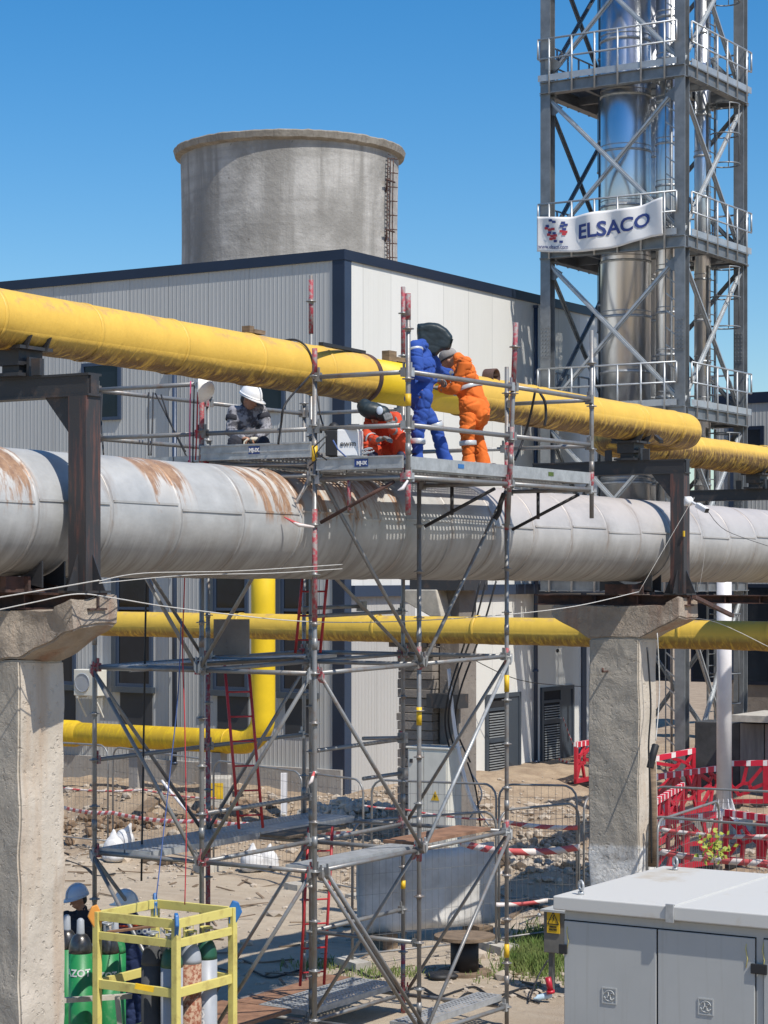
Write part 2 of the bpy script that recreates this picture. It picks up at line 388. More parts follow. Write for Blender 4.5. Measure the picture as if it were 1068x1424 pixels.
def m_grey_pipe():
    t = NT('aluminium_pipe_cladding'); p = t.pos(); a, b, z = t.sep(p)
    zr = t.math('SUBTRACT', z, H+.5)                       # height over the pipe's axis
    n = t.noise(p, 2.2, 6, .65); base = t.ramp(n, [(.32, (.36, .365, .36)), (.68, (.51, .51, .495))])
    # warm dust settled on the upper side of the far stretch
    far = t.math('MULTIPLY', t.math('SUBTRACT', a, 20.8), .5, clamp=True)
    dust = t.math('MULTIPLY', far, t.math('MULTIPLY', t.math('ADD', zr, .25), 1.6, clamp=True))
    base = t.mix(t.math('MULTIPLY', dust, .65), base, (.56, .49, .44))
    base = t.mix(t.ramp(t.noise(t.scale(p, (.8, 2, 2)), .9, 6, .7), [(.5, 0), (.72, .55)]), base, (.30, .29, .27))
    # run-off dirt streaks and painted underside shade round the lower half
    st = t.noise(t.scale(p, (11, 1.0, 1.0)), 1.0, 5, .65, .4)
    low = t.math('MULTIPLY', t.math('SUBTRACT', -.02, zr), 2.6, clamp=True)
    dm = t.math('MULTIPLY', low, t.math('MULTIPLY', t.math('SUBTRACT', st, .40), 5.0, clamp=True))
    base = t.mix(t.math('MULTIPLY', low, .42), base, (.24, .22, .195))  # even darkening put into the colour to deepen the underside's shade
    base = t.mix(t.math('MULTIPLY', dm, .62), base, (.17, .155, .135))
    jf = t.math('FRACT', t.math('DIVIDE', t.math('SUBTRACT', a, 10.2), 1.02)); jd = t.math('MULTIPLY', t.math('SUBTRACT', .16, t.math('ABSOLUTE', t.math('SUBTRACT', jf, t.math('GREATER_THAN', jf, .5)))), 6, clamp=True)
    jn = t.noise(t.scale(p, (5, 1.2, 1.2)), 2.2, 6, .7)
    base = t.mix(t.math('MULTIPLY', jd, t.math('MULTIPLY', t.math('SUBTRACT', jn, .47), 4, clamp=True)), base, (.26, .20, .155))
    # rust bands on some of the sheets
    def band(a0, a1):
        return t.math('MULTIPLY', t.math('MULTIPLY', t.math('SUBTRACT', a, a0), 14, clamp=True), t.math('MULTIPLY', t.math('SUBTRACT', a1, a), 14, clamp=True))
    m = band(15.9, 16.62)
    for r in ((12.8, 14.35), (17.55, 18.5), (18.6, 20.4)): m = t.math('MAXIMUM', m, band(*r))
    rs = t.noise(t.scale(p, (7, 1.5, 1.5)), 1.1, 7, .7, .5)
    up = t.math('MULTIPLY', t.math('ADD', zr, -.05), 2.4, clamp=True)
    rm = t.math('MULTIPLY', t.math('SUBTRACT', t.math('ADD', rs, t.math('MULTIPLY', up, .12)), .535), 11, clamp=True)
    rm = t.math('MULTIPLY', rm, t.math('MULTIPLY', m, t.math('MULTIPLY', t.math('ADD', zr, -.0), 9, clamp=True)))
    rc = t.ramp(t.noise(p, 9, 5, .7), [(.35, (.20, .095, .045)), (.62, (.42, .24, .13))])
    pale = t.mix(t.math('MULTIPLY', t.math('MULTIPLY', m, up), .8), base, (.66, .62, .56))
    base = t.mix(t.math('MULTIPLY', rm, .9), pale, rc)
    t.out(base, .5, .15)
    t.bump(t.noise(p, 3, 4, .6), .25, .03); t.bump(t.noise(t.scale(p, (9, 1, 1)), 2, 4, .6), .12, .015); return t.m
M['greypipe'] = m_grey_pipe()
def m_yellow_pipe(name, c, dirt, zc, along='a', wr=.9, r=.26, amt=.8, tops=.6):
    t = NT(name); p = t.pos(); a, b, z = t.sep(p)
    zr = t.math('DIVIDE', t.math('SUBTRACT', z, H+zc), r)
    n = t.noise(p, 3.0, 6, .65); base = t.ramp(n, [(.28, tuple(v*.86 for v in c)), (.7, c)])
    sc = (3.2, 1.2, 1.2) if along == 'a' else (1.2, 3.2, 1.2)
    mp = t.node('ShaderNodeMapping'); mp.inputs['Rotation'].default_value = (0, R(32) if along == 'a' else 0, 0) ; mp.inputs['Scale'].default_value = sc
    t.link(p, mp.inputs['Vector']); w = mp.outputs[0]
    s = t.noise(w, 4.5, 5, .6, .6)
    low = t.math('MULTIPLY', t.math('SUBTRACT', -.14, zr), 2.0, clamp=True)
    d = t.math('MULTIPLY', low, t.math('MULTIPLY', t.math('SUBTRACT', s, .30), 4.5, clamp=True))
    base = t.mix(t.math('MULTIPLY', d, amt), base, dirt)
    top = t.math('MULTIPLY', t.math('SUBTRACT', zr, .62), 4, clamp=True)
    sp = t.noise(p, 5, 5, .7)
    base = t.mix(t.math('MULTIPLY', t.math('MULTIPLY', top, t.math('MULTIPLY', t.math('SUBTRACT', sp, .5), 8, clamp=True)), tops), base, (.42, .26, .14))
    t.out(base, .55, 0)
    hl = t.math('MULTIPLY', s, t.math('ADD', low, .12))
    t.bump(hl, wr, .06); t.bump(t.noise(p, 14, 4, .6), .15, .01); return t.m
M['ypipe'] = m_yellow_pipe('wrapped_yellow_pipe', (.77, .48, .075), (.12, .06, .02), 2.19, wr=1.0, amt=.92)
M['ymid'] = m_yellow_pipe('wrapped_yellow_pipe_far', (.70, .46, .06), (.2, .11, .03), -.97, 'b', .8, .23)
M['yclean'] = m_yellow_pipe('clean_yellow_paint', (.82, .56, .012), (.4, .22, .02), -3.1, 'b', .1, .24, .5, .0)
M['ynew'] = m_yellow_pipe('new_yellow_paint', (.83, .56, .015), (.5, .3, .02), 2.2, 'a', .05, .26, .3, .0)
def m_ground():
    t = NT('sandy_ground'); p = t.pos()
    n = t.noise(p, .35, 8, .65); col = t.ramp(n, [(.3, (.40, .325, .235)), (.68, (.50, .415, .31))])
    n2 = t.noise(p, 3.5, 8, .75); col = t.mix(t.ramp(n2, [(.45, 0), (.75, .5)]), col, (.31, .235, .16))
    n3 = t.noise(t.scale(p, (1, .25, 1)), 1.1, 5, .6); col = t.mix(t.ramp(n3, [(.55, 0), (.72, .5)]), col, (.57, .5, .40))
    a, b, z = t.sep(p)
    ru = t.noise(t.scale(p, (2.6, .12, 1)), 1.0, 5, .6); col = t.mix(t.ramp(ru, [(.52, 0), (.62, .45)]), col, (.36, .28, .20))
    nr = t.math('MULTIPLY', t.math('SUBTRACT', 30.0, t.math('ADD', a, t.math('MULTIPLY', t.noise(p, .8, 3), 4))), .4, clamp=True)
    nb = t.math('MULTIPLY', t.math('SUBTRACT', 13.5, b), .5, clamp=True)
    col = t.mix(t.math('MULTIPLY', t.math('MULTIPLY', nr, nb), .55), col, (.24, .17, .11))
    ro = t.math('MULTIPLY', t.math('SUBTRACT', t.math('ADD', a, t.math('MULTIPLY', t.noise(p, .5, 4), 5)), 33.5), .5, clamp=True)
    dk = t.ramp(t.noise(p, 1.6, 8, .75), [(.38, (.40, .30, .20)), (.62, (.22, .15, .095))])
    col = t.mix(t.math('MULTIPLY', ro, .78), col, dk)
    t.out(col, .97, 0)
    t.bump(t.noise(p, 5, 10, .75), .7, .08); t.bump(t.noise(p, 38, 5, .7), .4, .012); return t.m
M['ground'] = m_ground()
def m_stainless():
    t = NT('polished_stainless'); g = t.node('ShaderNodeNewGeometry'); p = g.outputs['Position']
    t.out((.72, .74, .76), .3, 1.0)
    n = t.noise(t.scale(p, (1.5, 1.5, .12)), 1.6, 2, .5); t.bump(n, .12, .03); return t.m
M['inox'] = m_stainless()
def m_stripes(name, c1, c2, pitch, shear=1.0):
    t = NT(name); p = t.pos(); a, b, z = t.sep(p)
    q = t.math('ADD', t.math('ADD', a, b), t.math('MULTIPLY', z, shear))
    f = t.math('GREATER_THAN', t.math('FRACT', t.math('DIVIDE', q, pitch)), .5 if shear else .74)
    t.out(t.mix(f, c1, c2), .5, 0); return t.m
M['tape'] = m_stripes('red_white_tape', (.55, .10, .10), (.70, .62, .58), .26, .9)
M['stripe'] = m_stripes('red_white_band', (.60, .02, .05), (.78, .72, .7), .26, 0)
def m_ban():
    t = NT('banner_cloth'); t.out((.80, .78, .75), .7, 0)
    t.b.inputs['Transmission Weight'].default_value = 0
    t.bump(t.noise(t.pos(), 3, 4, .6), .2, .02); return t.m
M['banner'] = m_ban()
M['logoblue'] = simple('logo_blue', (.035, .06, .22), .6, 0, .1)
M['logored'] = simple('logo_red', (.55, .05, .06), .6, 0, .1)

def m_kiosk():
    t = NT('kiosk_grey'); p = t.pos(); a, b, z = t.sep(p)
    col = t.ramp(t.noise(p, 1.3, 5, .6), [(.3, (.40, .405, .39)), (.7, (.445, .45, .435))])
    st = t.noise(t.scale(p, (9, 9, .35)), 1.6, 5, .65); col = t.mix(t.ramp(st, [(.56, 0), (.74, .35)]), col, (.29, .265, .22))
    lo = t.math('MULTIPLY', t.math('SUBTRACT', .9, z), 1.2, clamp=True); col = t.mix(t.math('MULTIPLY', lo, t.ramp(t.noise(p, 9, 5, .7), [(.4, 0), (.7, .6)])), col, (.36, .29, .21))
    t.out(col, t.ramp(t.noise(p, 4, 4), [(.3, .38), (.7, .6)]), 0); t.bump(t.noise(p, 1.1, 3), .12, .01); return t.m
M['kiosk'] = m_kiosk()
# ============================================================ GROUND
def smooth(e0, e1, x):
    t = max(0, min(1, (x-e0)/(e1-e0))); return t*t*(3-2*t)
def gh(X, Y):
    """ground height (world z)"""
    a = X*S_+Y*C_; b = -X*C_+Y*S_
    h = smooth(33.0, 35.6, a+.5*noise.noise(Vector((b*.5, 0, 3))))*smooth(19.5, 24, b)*0.72
    h = max(h, smooth(39, 50, a)*0.55*smooth(26, 22, b)) if b < 25 else h
    rough = smooth(27, 33, Y)*.9+.1
    if b > 22 and a < 30: rough *= .35
    h += (.07*abs(noise.noise(Vector((X*1.1, Y*1.1, 2))))+.05*noise.noise(Vector((X*3, Y*3, 4))))*smooth(31.5, 34.5, a)*(1 if a < 38.5 or b < 25 else 0)+rough*(.10*noise.noise(Vector((X*.45, Y*.45, 0)))+.05*noise.noise(Vector((X*1.7, Y*1.7, 5))))
    # spoil heaps and a shallow trench by the buildings
    for (ax, bx, ra, rb, hh) in ((33.4, 27.5, .9, 4.5, .38), (36.2, 21.6, 1.2, 1.6, .35), (32.6, 17.8, .8, 1.4, .3), (39.5, 19.8, 1.8, 1.6, .35), (34.6, 30.5, .6, 5, -.35), (33.8, 20.6, .6, 2.2, .28)):
        q = ((a-ax)/ra)**2+((b-bx)/rb)**2
        if q < 4: h += hh*math.exp(-q)*(1+.35*noise.noise(Vector((X*2.2, Y*2.2, 9))))
    return h
def axis(lo, hi, step, far):
    xs = []; x = lo
    while x <= hi: xs.append(x); x += step
    d = step*1.5; x = hi
    while x < far: x += d; d *= 1.4; xs.append(x)
    d = step*1.5; x = lo; pre = []
    while x > -far: x -= d; d *= 1.4; pre.append(x)
    return pre[::-1]+xs
gx = axis(-14, 20, .22, 2500); gy = axis(20, 58, .22, 2500)
g = MB(); vs = [(x, y, gh(x, y) if 15 < y < 70 and -30 < x < 45 else 0) for y in gy for x in gx]
nx = len(gx)
g.add(vs, [(j*nx+i, j*nx+i+1, (j+1)*nx+i+1, (j+1)*nx+i) for j in range(len(gy)-1) for i in range(nx-1)], True)
me = g.mesh('ground'); go = bpy.data.objects.new('ground', me); COL.objects.link(go); me.materials.append(M['ground']); tag(go, kind='structure'); ORG['ground'] = Vector((0,0,0))
def GP(px, D): # a ground point under an image column
    X = (px-534)/3000*D; return Vector((X, D, gh(X, D)))
def gz(a, b):
    p = U*a+V*b; return gh(p.x, p.y)-H

# loose stones scattered over the rough ground
ico = bmesh.new(); bmesh.ops.create_icosphere(ico, subdivisions=1, radius=1)
iv = [v.co.copy() for v in ico.verts]; ifc = [tuple(v.index for v in f.verts) for f in ico.faces]; ico.free()
g = MB()
for k in range(9000):
    D = rnd.uniform(27, 50); X = rnd.uniform(-.19, .19)*D
    a, b = X*S_+D*C_, -X*C_+D*S_
    dens = .18
    for (ax, bx, ra, rb) in ((33.4, 27, 2.6, 7), (36.5, 21.6, 5, 4), (33.6, 17.8, 4, 4), (39.5, 19.8, 4, 3), (27, 13.5, 3, 2), (30, 12, 4, 3), (35, 14, 5, 4)):
        if ((a-ax)/ra)**2+((b-bx)/rb)**2 < 1: dens = 1
    if rnd.random() > dens or (b > 25 and a > 38.5): continue
    if a > 38.4 and b > 24.9: continue
    r = rnd.uniform(.015, .05)*(1+(rnd.random() < .06)*1.8)
    q = Matrix.Rotation(rnd.uniform(0, 6), 3, 'Z') @ Matrix.Diagonal((r*rnd.uniform(.7, 1.5), r*rnd.uniform(.7, 1.5), r*rnd.uniform(.4, .8)))
    c = Vector((X, D, gh(X, D)+r*.2))
    g.add([c+q@v for v in iv], ifc)
o = g.build('loose_stones', M['stone'], clean=False); tag(o, 'pale loose stones and rubble scattered over the sandy yard', 'stones', kind='stuff')

# ============================================================ MAIN BUILDING
AW, BW, AE = 38.6, 25.04, 51.4            # left wall plane a, right wall plane b, far end of right wall
TOPZ = 6.93
bd = thing('industrial_building', W(AW, BW, -5.35), 'large flat-roofed hall with grey ribbed wall, white wall and navy roof edge', 'building')
MB().uv(AW, AW+.16, BW+.0, 52, -5.6, TOPZ-.2).build('side_wall', M['cladg'], bd)
MB().uv(AW+.16, AE, BW, BW+.16, -.3, TOPZ-.2).build('front_wall', M['cladw'], bd)
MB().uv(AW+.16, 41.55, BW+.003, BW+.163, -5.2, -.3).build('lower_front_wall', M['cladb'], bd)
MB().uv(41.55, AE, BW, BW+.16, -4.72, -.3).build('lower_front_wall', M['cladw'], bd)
MB().uv(AW+.2, AE, BW+.2, 52, TOPZ-.55, TOPZ-.4).build('roof', M['trim'], bd)
MB().uv(AE-.16, AE, BW+.16, 52, -5.6, TOPZ-.2).build('end_wall', M['cladg'], bd)
MB().uv(AW-.05, AW+.22, BW-.05, 52, TOPZ-.2, TOPZ+.02).build('parapet_flashing', M['navy'], bd)
MB().uv(AW+.22, AE+.05, BW-.05, BW+.22, TOPZ-.2, TOPZ+.02).build('parapet_flashing', M['navy'], bd)
MB().uv(AW-.03, AW, BW-.03, BW+.27, -5.5, TOPZ-.2).build('corner_trim', M['navy'], bd)
MB().uv(AW, AW+.26, BW-.03, BW, -5.5, TOPZ-.2).build('corner_trim', M['navyl'], bd)
MB().uv(AW+.26, AE, BW-.12, BW-.003, -.46, -.22).build('canopy_band', M['navyl'], bd)
a1 = a_at(648, BW)
MB().uv(a1, a1+.3, BW-.035, BW-.003, -5.2, -.46).build('corner_trim', M['navyl'], bd)
a2 = a_at(808, BW)
MB().uv(a2, a2+.25, BW-.035, BW-.003, -4.7, -.46).build('corner_trim', M['navyl'], bd)
# flashing strip and stepped plinth along the bottom of the white wall
for (x0, x1, zb) in ((656, 675, -4.86), (722, 752, -4.62), (797, 812, -4.46)):
    MB().uv(a_at(x0, BW), a_at(x1, BW), BW-.05, BW-.003, zb-.18, zb).build('base_flashing', M['navyl'], bd)
MB().uv(a_at(563, BW), AE, BW-.02, BW+.18, -5.7, -4.72).build('plinth', M['plinth'], bd)
MB().uv(a_at(752, BW), a_at(793, BW), BW-.55, BW-.02, -5.6, -4.73).build('door_step', M['plinth'], bd)
MB().uv(a_at(655, BW), a_at(722, BW), BW-.4, BW-.02, -5.6, -5.05).build('door_step', M['plinth'], bd)
MB().uv(AW-.12, AW-.0, BW, 52, -5.7, -4.15).build('plinth', M['plinth'], bd)
# downpipes
def downpipe(p0, p1, name='downpipe', m='navyl', out=None):
    mb = MB(); mb.tube(p0, p1, .055, 10)
    L = (p1-p0).length; n = int(L/2)
    for i in range(n+1):
        q = p0+(p1-p0)*(i/max(n, 1)); mb.tube(q-Z*.03, q+Z*.03, .072, 10)
    o = mb.build(name, M[m], bd)
    return o
ap = a_at(740, BW); downpipe(W(ap, BW-.1, -4.6), W(ap, BW-.1, TOPZ-.3))
bp = b_at(248, AW); downpipe(W(AW-.14, bp, -4.2), W(AW-.14, bp, 4.7)); MB().uv(AW-.24, AW-.02, bp-.12, bp+.12, 4.7, 4.95).build('rain_head', M['navyl'], bd)
# windows of the side wall
def window(x0, x1, z0, z1, kind='upper'):
    b1, b0 = b_at(x0, AW), b_at(x1, AW)
    f = MB(); t = .075
    f.uv(AW-.06, AW, b0, b0+t, z0, z1); f.uv(AW-.06, AW, b1-t, b1, z0, z1)
    f.uv(AW-.06, AW, b0+t, b1-t, z1-t, z1); f.uv(AW-.06, AW, b0+t, b1-t, z0, z0+t)
    if kind == 'lower': f.uv(AW-.05, AW, b0+t, b1-t, z0+1.75, z0+1.81)
    w = f.build('window', M['navyl'], bd)
    MB().uv(AW-.03, AW-.003, b0+t, b1-t, z0+t, z1-t).build('pane', M['glass'], w)
    if kind == 'lower':
        MB().uv(AW-.14, AW-.001, b0-.06, b1+.06, z0-.13, z0-.0).build('sill', M['trim'], w)
        MB().uv(AW-.02, AW-.001, b0+.02, b1-.1, z0-.95, z0-.14).build('dark_panel', M['panel_dark'], w)
        MB().uv(AW-.10, AW-.06, b1-.0, b1+.1, z0, z1).build('jamb', M['trim'], w)
window(115, 169, 3.55, 4.88); window(345, 397, 3.55, 4.88)
window(163, 213, -2.53, .35, 'lower'); window(298, 346, -2.53, .35, 'lower'); window(392, 440, -2.53, .35, 'lower'); window(62, 106, -2.53, .35, 'lower'); window(-30, 15, -2.53, .35, 'lower')
# louvred doors
def louvre_door(x0, x1, z0, z1):
    a0, a1 = a_at(x0, BW), a_at(x1, BW); t = .1
    f = MB(); f.uv(a0, a0+t, BW-.06, BW, z0, z1); f.uv(a1-t, a1, BW-.06, BW, z0, z1); f.uv(a0+t, a1-t, BW-.06, BW, z1-t, z1)
    d = f.build('door', M['trim'], bd)
    MB().uv(a0+t, a1-t, BW-.012, BW-.003, z0, z1-t).build('leaf', M['dark'], d)
    am = a0+t+(a1-a0)*.5
    q = MB(); q.uv(am, am+.07, BW-.04, BW-.013, z0, z1-.35); q.uv(a0+t+.0, a0+t+.04, BW-.04, BW-.013, z0, z1-.35)
    q.uv(a0+t+.04, am, BW-.04, BW-.013, z1-.4, z1-.33); q.uv(a0+t+.04, am, BW-.04, BW-.013, z0+1.0, z0+1.14); q.uv(a0+t+.04, am, BW-.04, BW-.013, z0, z0+.06)
    q.uv(am+.07, a1-t, BW-.035, BW-.013, z0, z1-t)
    q.build('stile', M['trim'], d)
    s = MB(); zz = z0+.08
    while zz < z1-.45:
        if not (z0+.97 < zz < z0+1.13): s.bar(W(a0+t+.05, BW-.035, zz), W(am-.01, BW-.035, zz), .035, .026)
        zz += .062
    s.build('louvre', M['louvre'], d)
    h = MB(); h.uv(am-.06, am+.03, BW-.08, BW-.04, z0+1.1, z0+1.14); h.build('handle', M['galv'], d)
D1 = D_ab(a_at(698, BW), BW)
louvre_door(674, 722, -5.0, zpy(964, D1)); louvre_door(751, 796, -4.72, zpy(954, D_ab(a_at(775, BW), BW)))
# small wall lamp and hole marks under the canopy
o = MB().ell(W(a_at(775, BW), BW-.01, -1.9), .08, .02, .05, U, V, Z).build('wall_bracket', M['dark'], bd)

# split air conditioner on the side wall
p = P(137, 945, 49.0); bb = b_at(137, AW); zz = -2.45
t_ = thing('air_conditioner', W(AW-.4, bb, zz-.35), 'white outdoor air conditioner unit on a wall bracket beside the windows', 'air conditioner')
MB().uv(AW-.45, AW-.14, bb-.36, bb+.36, zz-.3, zz+.3).build('casing', M['cream'], t_, bevel=.015)
MB().lathe(W(AW-.455, bb+.1, zz), -U, [(0, .22), (.012, .22), (.014, .2), (.004, .19)], 20).build('fan_grille', M['cylgrey'], t_)
g = MB()
for s in (-.25, .25): g.bar(W(AW-.45, bb+s, zz-.33), W(AW-.13, bb+s, zz-.33), .04, .04); g.bar(W(AW-.42, bb+s, zz-.35), W(AW-.13, bb+s, zz-.8), .03, .03)
g.build('bracket', M['cream'], t_)

# ============================================================ FAR BUILDING (right)
AR = 56.0; b1 = 24.0; b0 = b_at(1110, AR)
rb = thing('low_annex_building', W(AR, 18, -5.35), 'lower grey ribbed hall with navy roof edge behind the lattice tower', 'building')
Dr = D_ab(AR, b_at(1040, AR)); zt = zpy(546, Dr)
MB().uv(AR, AR+.2, b0, b1, -2.9, zt-.3).build('wall', M['cladg'], rb)
MB().uv(AR-.05, AR+.25, b0, b1, zt-.3, zt).build('roof_edge', M['navy'], rb)
MB().uv(AR, AR+.2, b0, b1, -5.6, -2.9).build('plinth', M['farconc'], rb)
MB().uv(AR+.2, AR+9, b0, b1, zt-.6, zt-.5).build('roof', M['trim'], rb)
def rwin(x0, x1, y0, y1):
    bb1, bb0 = b_at(x0, AR), b_at(x1, AR)
    w = MB().uv(AR-.07, AR-.003, bb0, bb1, zpy(y1, Dr), zpy(y0, Dr)).build('window', M['navy'], rb)
    MB().uv(AR-.09, AR-.071, bb0+.1, bb1-.1, zpy(y1, Dr)+.1, zpy(y0, Dr)-.1).build('pane', M['glass'], w)
rwin(1034, 1063, 593, 650); rwin(1037, 1085, 812, 952); rwin(962, 1004, 812, 950); rwin(905, 935, 812, 950)
MB().uv(AR-.05, AR-.003, b_at(1022, AR), b_at(1014, AR), -2.9, zt-.3).build('downpipe', M['navyl'], rb)

# ============================================================ COOLING TOWER
cx, cy, Dt = (403-534)/3000*235, 235.0, 235.0
ct = thing('cooling_tower', (cx, cy, 0), 'huge round weathered concrete cooling tower rising behind the hall', 'cooling tower')
zr = H+zpy(212, Dt)
prof = []
for i in range(40):
    f = i/39; z = f*zr
    zz = (z-zr*.80)/(zr*.8)
    r = 11.72*math.sqrt(1+1.5*zz*zz) if z < zr*.80 else 11.72+.18*((z-zr*.8)/(zr*.2))**2
    prof.append((z, r))
g = MB(); n = 128; vs = []; fs = []
for (z, r) in prof:
    for k in range(n): q = 2*math.pi*k/n; vs.append((cx+r*math.cos(q), cy+r*math.sin(q), z))
for i in range(len(prof)-1):
    for k in range(n): fs.append((i*n+k, i*n+(k+1) % n, (i+1)*n+(k+1) % n, (i+1)*n+k))
g.add(vs, fs, True)
pi = [(z, r-.5) for (z, r) in prof[20:]]; vs = []; fs = []
for (z, r) in pi:
    for k in range(n): q = 2*math.pi*k/n; vs.append((cx+r*math.cos(q), cy+r*math.sin(q), z))
for i in range(len(pi)-1):
    for k in range(n): fs.append((i*n+(k+1) % n, i*n+k, (i+1)*n+k, (i+1)*n+(k+1) % n))
g.add(vs, fs, True)
g.build('shell', M['ctower'], ct, clean=False)
g = MB(); vs = []; fs = []
rp = [(zr-1.0, 11.8), (zr-.75, 12.45), (zr-.12, 12.62), (zr, 12.54), (zr+.02, 11.6), (zr-1.5, 11.5)]
for (z, r) in rp:
    for k in range(n):
        q = 2*math.pi*k/n; j = .06*noise.noise(Vector((k*.9, z, 0))); vs.append((cx+(r+j)*math.cos(q), cy+(r+j)*math.sin(q), z+j*1.5))
for i in range(len(rp)-1):
    for k in range(n): fs.append((i*n+k, i*n+(k+1) % n, (i+1)*n+(k+1) % n, (i+1)*n+k))
g.add(vs, fs, False); g.build('rim', M['ctrim'], ct, clean=False)
g = MB()
for dz in (.3,):                                              # thin railing round the rim
    g.path([(cx+12.4*math.cos(2*math.pi*k/96), cy+12.4*math.sin(2*math.pi*k/96), zr+dz*.8) for k in range(96)], .03, 4, closed=True)
for k in range(96): q = 2*math.pi*k/96; g.tube((cx+12.4*math.cos(q), cy+12.4*math.sin(q), zr), (cx+12.4*math.cos(q), cy+12.4*math.sin(q), zr+.3), .03, 4)
# ladder up the shell
th = math.atan2(-math.sqrt(1-.905**2), .905); g = MB(); rad = Vector((math.cos(th), math.sin(th), 0)); tg = Vector((-math.sin(th), math.cos(th), 0))
def cr(z):
    zz = (z-zr*.8)/(zr*.8); return 11.72*math.sqrt(1+1.5*zz*zz) if z < zr*.8 else 11.72+.18*((z-zr*.8)/(zr*.2))**2
base = Vector((cx, cy, 0))
for s in (-.8, -.2, .55):
    g.path([base+rad*(cr(z)+.35)+tg*s+Z*z for z in [zr*.5+i*1.2 for i in range(int(zr*.5/1.2))]], .06, 5)
z = zr*.5
while z < zr-1.0: g.tube(base+rad*(cr(z)+.35)+tg*-.8+Z*z, base+rad*(cr(z)+.35)+tg*-.2+Z*z, .045, 4); z += .42
z = zr*.5
while z < zr-1.0:
    g.tube(base+rad*(cr(z)+.35)+tg*-.2+Z*z, base+rad*(cr(z)+.9)+tg*.55+Z*z, .06, 4); g.tube(base+rad*cr(z)+tg*-.2+Z*z, base+rad*(cr(z)+.8)+tg*.0+Z*z, .05, 4); z += 1.5
for z in (zr-4.1, zr-9.4, zr-13.0):
    g.tube(base+rad*(cr(z)+.5)+tg*-1.5+Z*z, base+rad*(cr(z)+.5)+tg*.7+Z*z, .1, 5); g.tube(base+rad*(cr(z)+.5)+tg*-1.2+Z*z, base+rad*(cr(z))+tg*-.5-Z*1.2+Z*z, .08, 5)
g.build('ladder', M['steel_rusty'], ct)

# ============================================================ CHIMNEY LATTICE TOWER
A0, B0, WD = 46.1, 20.56, 3.5
A1, B1 = A0+WD, B0+WD
lt = thing('lattice_tower', W(A0, B0, -5.35), 'galvanised steel lattice tower with railed platforms carrying the steel flues', 'tower')
ZT = 17.5; LV = [-.1, 3.92, 7.87, 11.82, 15.8]
def hcol(a, b, z0, z1, w=.27):
    g = MB(); t = .03
    g.uv(a-w/2, a+w/2, b-w/2, b-w/2+t, z0, z1); g.uv(a-w/2, a+w/2, b+w/2-t, b+w/2, z0, z1); g.uv(a-t/2, a+t/2, b-w/2+t, b+w/2-t, z0, z1)
    for zz in (1.8, 5.6):                                         # bolted splice plates
        g.uv(a-w/2-.012, a-w/2-.002, b-w/2+.03, b+w/2-.03, zz-.35, zz+.35)
        for i in range(7):
            for s in (-.07, .07): g.uv(a-w/2-.03, a-w/2-.012, b+s-.014, b+s+.014, zz-.3+i*.1-.014, zz-.3+i*.1+.014); g.uv(a+s-.014, a+s+.014, b-w/2-.022, b-w/2, zz-.3+i*.1-.014, zz-.3+i*.1+.014)
    return g.build('leg', M['tower'], lt)
def boxcol(a, b, zl=-5.6):
    g = MB(); w = .26
    g.uv(a-w/2, a-w/2+.025, b-w/2, b+w/2, zl, ZT); g.uv(a+w/2-.025, a+w/2, b-w/2, b+w/2, zl, ZT); g.uv(a-w/2+.025, a+w/2-.025, b-.015, b+.015, zl, ZT)
    for zz in (1.8, 5.6):
        g.uv(a-w/2-.012, a-w/2-.002, b-w/2+.03, b+w/2-.03, zz-.4, zz+.4)
        for i in range(8):
            for s in (-.08, 0, .08): g.uv(a-w/2-.035, a-w/2-.012, b+s-.016, b+s+.016, zz-.34+i*.095-.014, zz-.34+i*.095+.014)
    return g.build('leg', M['tower'], lt)
for (a, b, zl) in ((A0, B0, -5.6), (A0, B1, -.3), (A1, B0, -5.6), (A1, B1, -5.6)): boxcol(a, b, zl)
def brace(p, q, m='tower', w=.11):
    g = MB(); g.bar(p, q, w, .04); g.bar(p, q, .03, w); g.build('brace', M[m], lt)
zs = [-5.2]+LV+[19.7]
for i in range(len(zs)-1):
    z0, z1 = zs[i]+.12, zs[i+1]-.35
    o = .03
    if i: brace(W(A0-o, B0, z0), W(A0-o, B1, z1), 'towerl'); brace(W(A0+o, B1, z0), W(A0+o, B0, z1), 'towerl')
    zm = (z0+z1)/2
    brace(W(A0, B0-o, z0), W(A1, B0-o, z1), 'towerl'); brace(W(A1, B0+o, z0), W(A0, B0+o, z1), 'towerl')
    brace(W(A1, B0, z0), W(A1, B1, z1)); brace(W(A1+o, B1, z0), W(A1+o, B0, z1))
    if i: brace(W(A0, B1, z0), W(A1, B1, z1)); brace(W(A1, B1+o, z0), W(A0, B1+o, z1))
    for (a, b, da, db) in () if not i else ((A0-.03, B0, 0, 1), (A0-.03, B1, 0, -1), (A0, B0-.03, 1, 0), (A1, B0-.03, -1, 0)):
        for zz, sg in ((z0, 1), (z1, -1)):
            p = W(a, b, zz); g = MB(); g.prism([p, p+(U*da+V*db)*.42+Z*sg*.28, p+(U*da+V*db)*.2+Z*sg*.45, p+Z*sg*.4], (U*(1 if da == 0 else 0)+V*(0 if da == 0 else 1))*.012); g.build('gusset', M['tower'], lt)
FL = [(46.95, 22.4, .6), (48.62, 22.5, .6), (48.75, 21.2, .2), (46.95, 21.28, .3)]
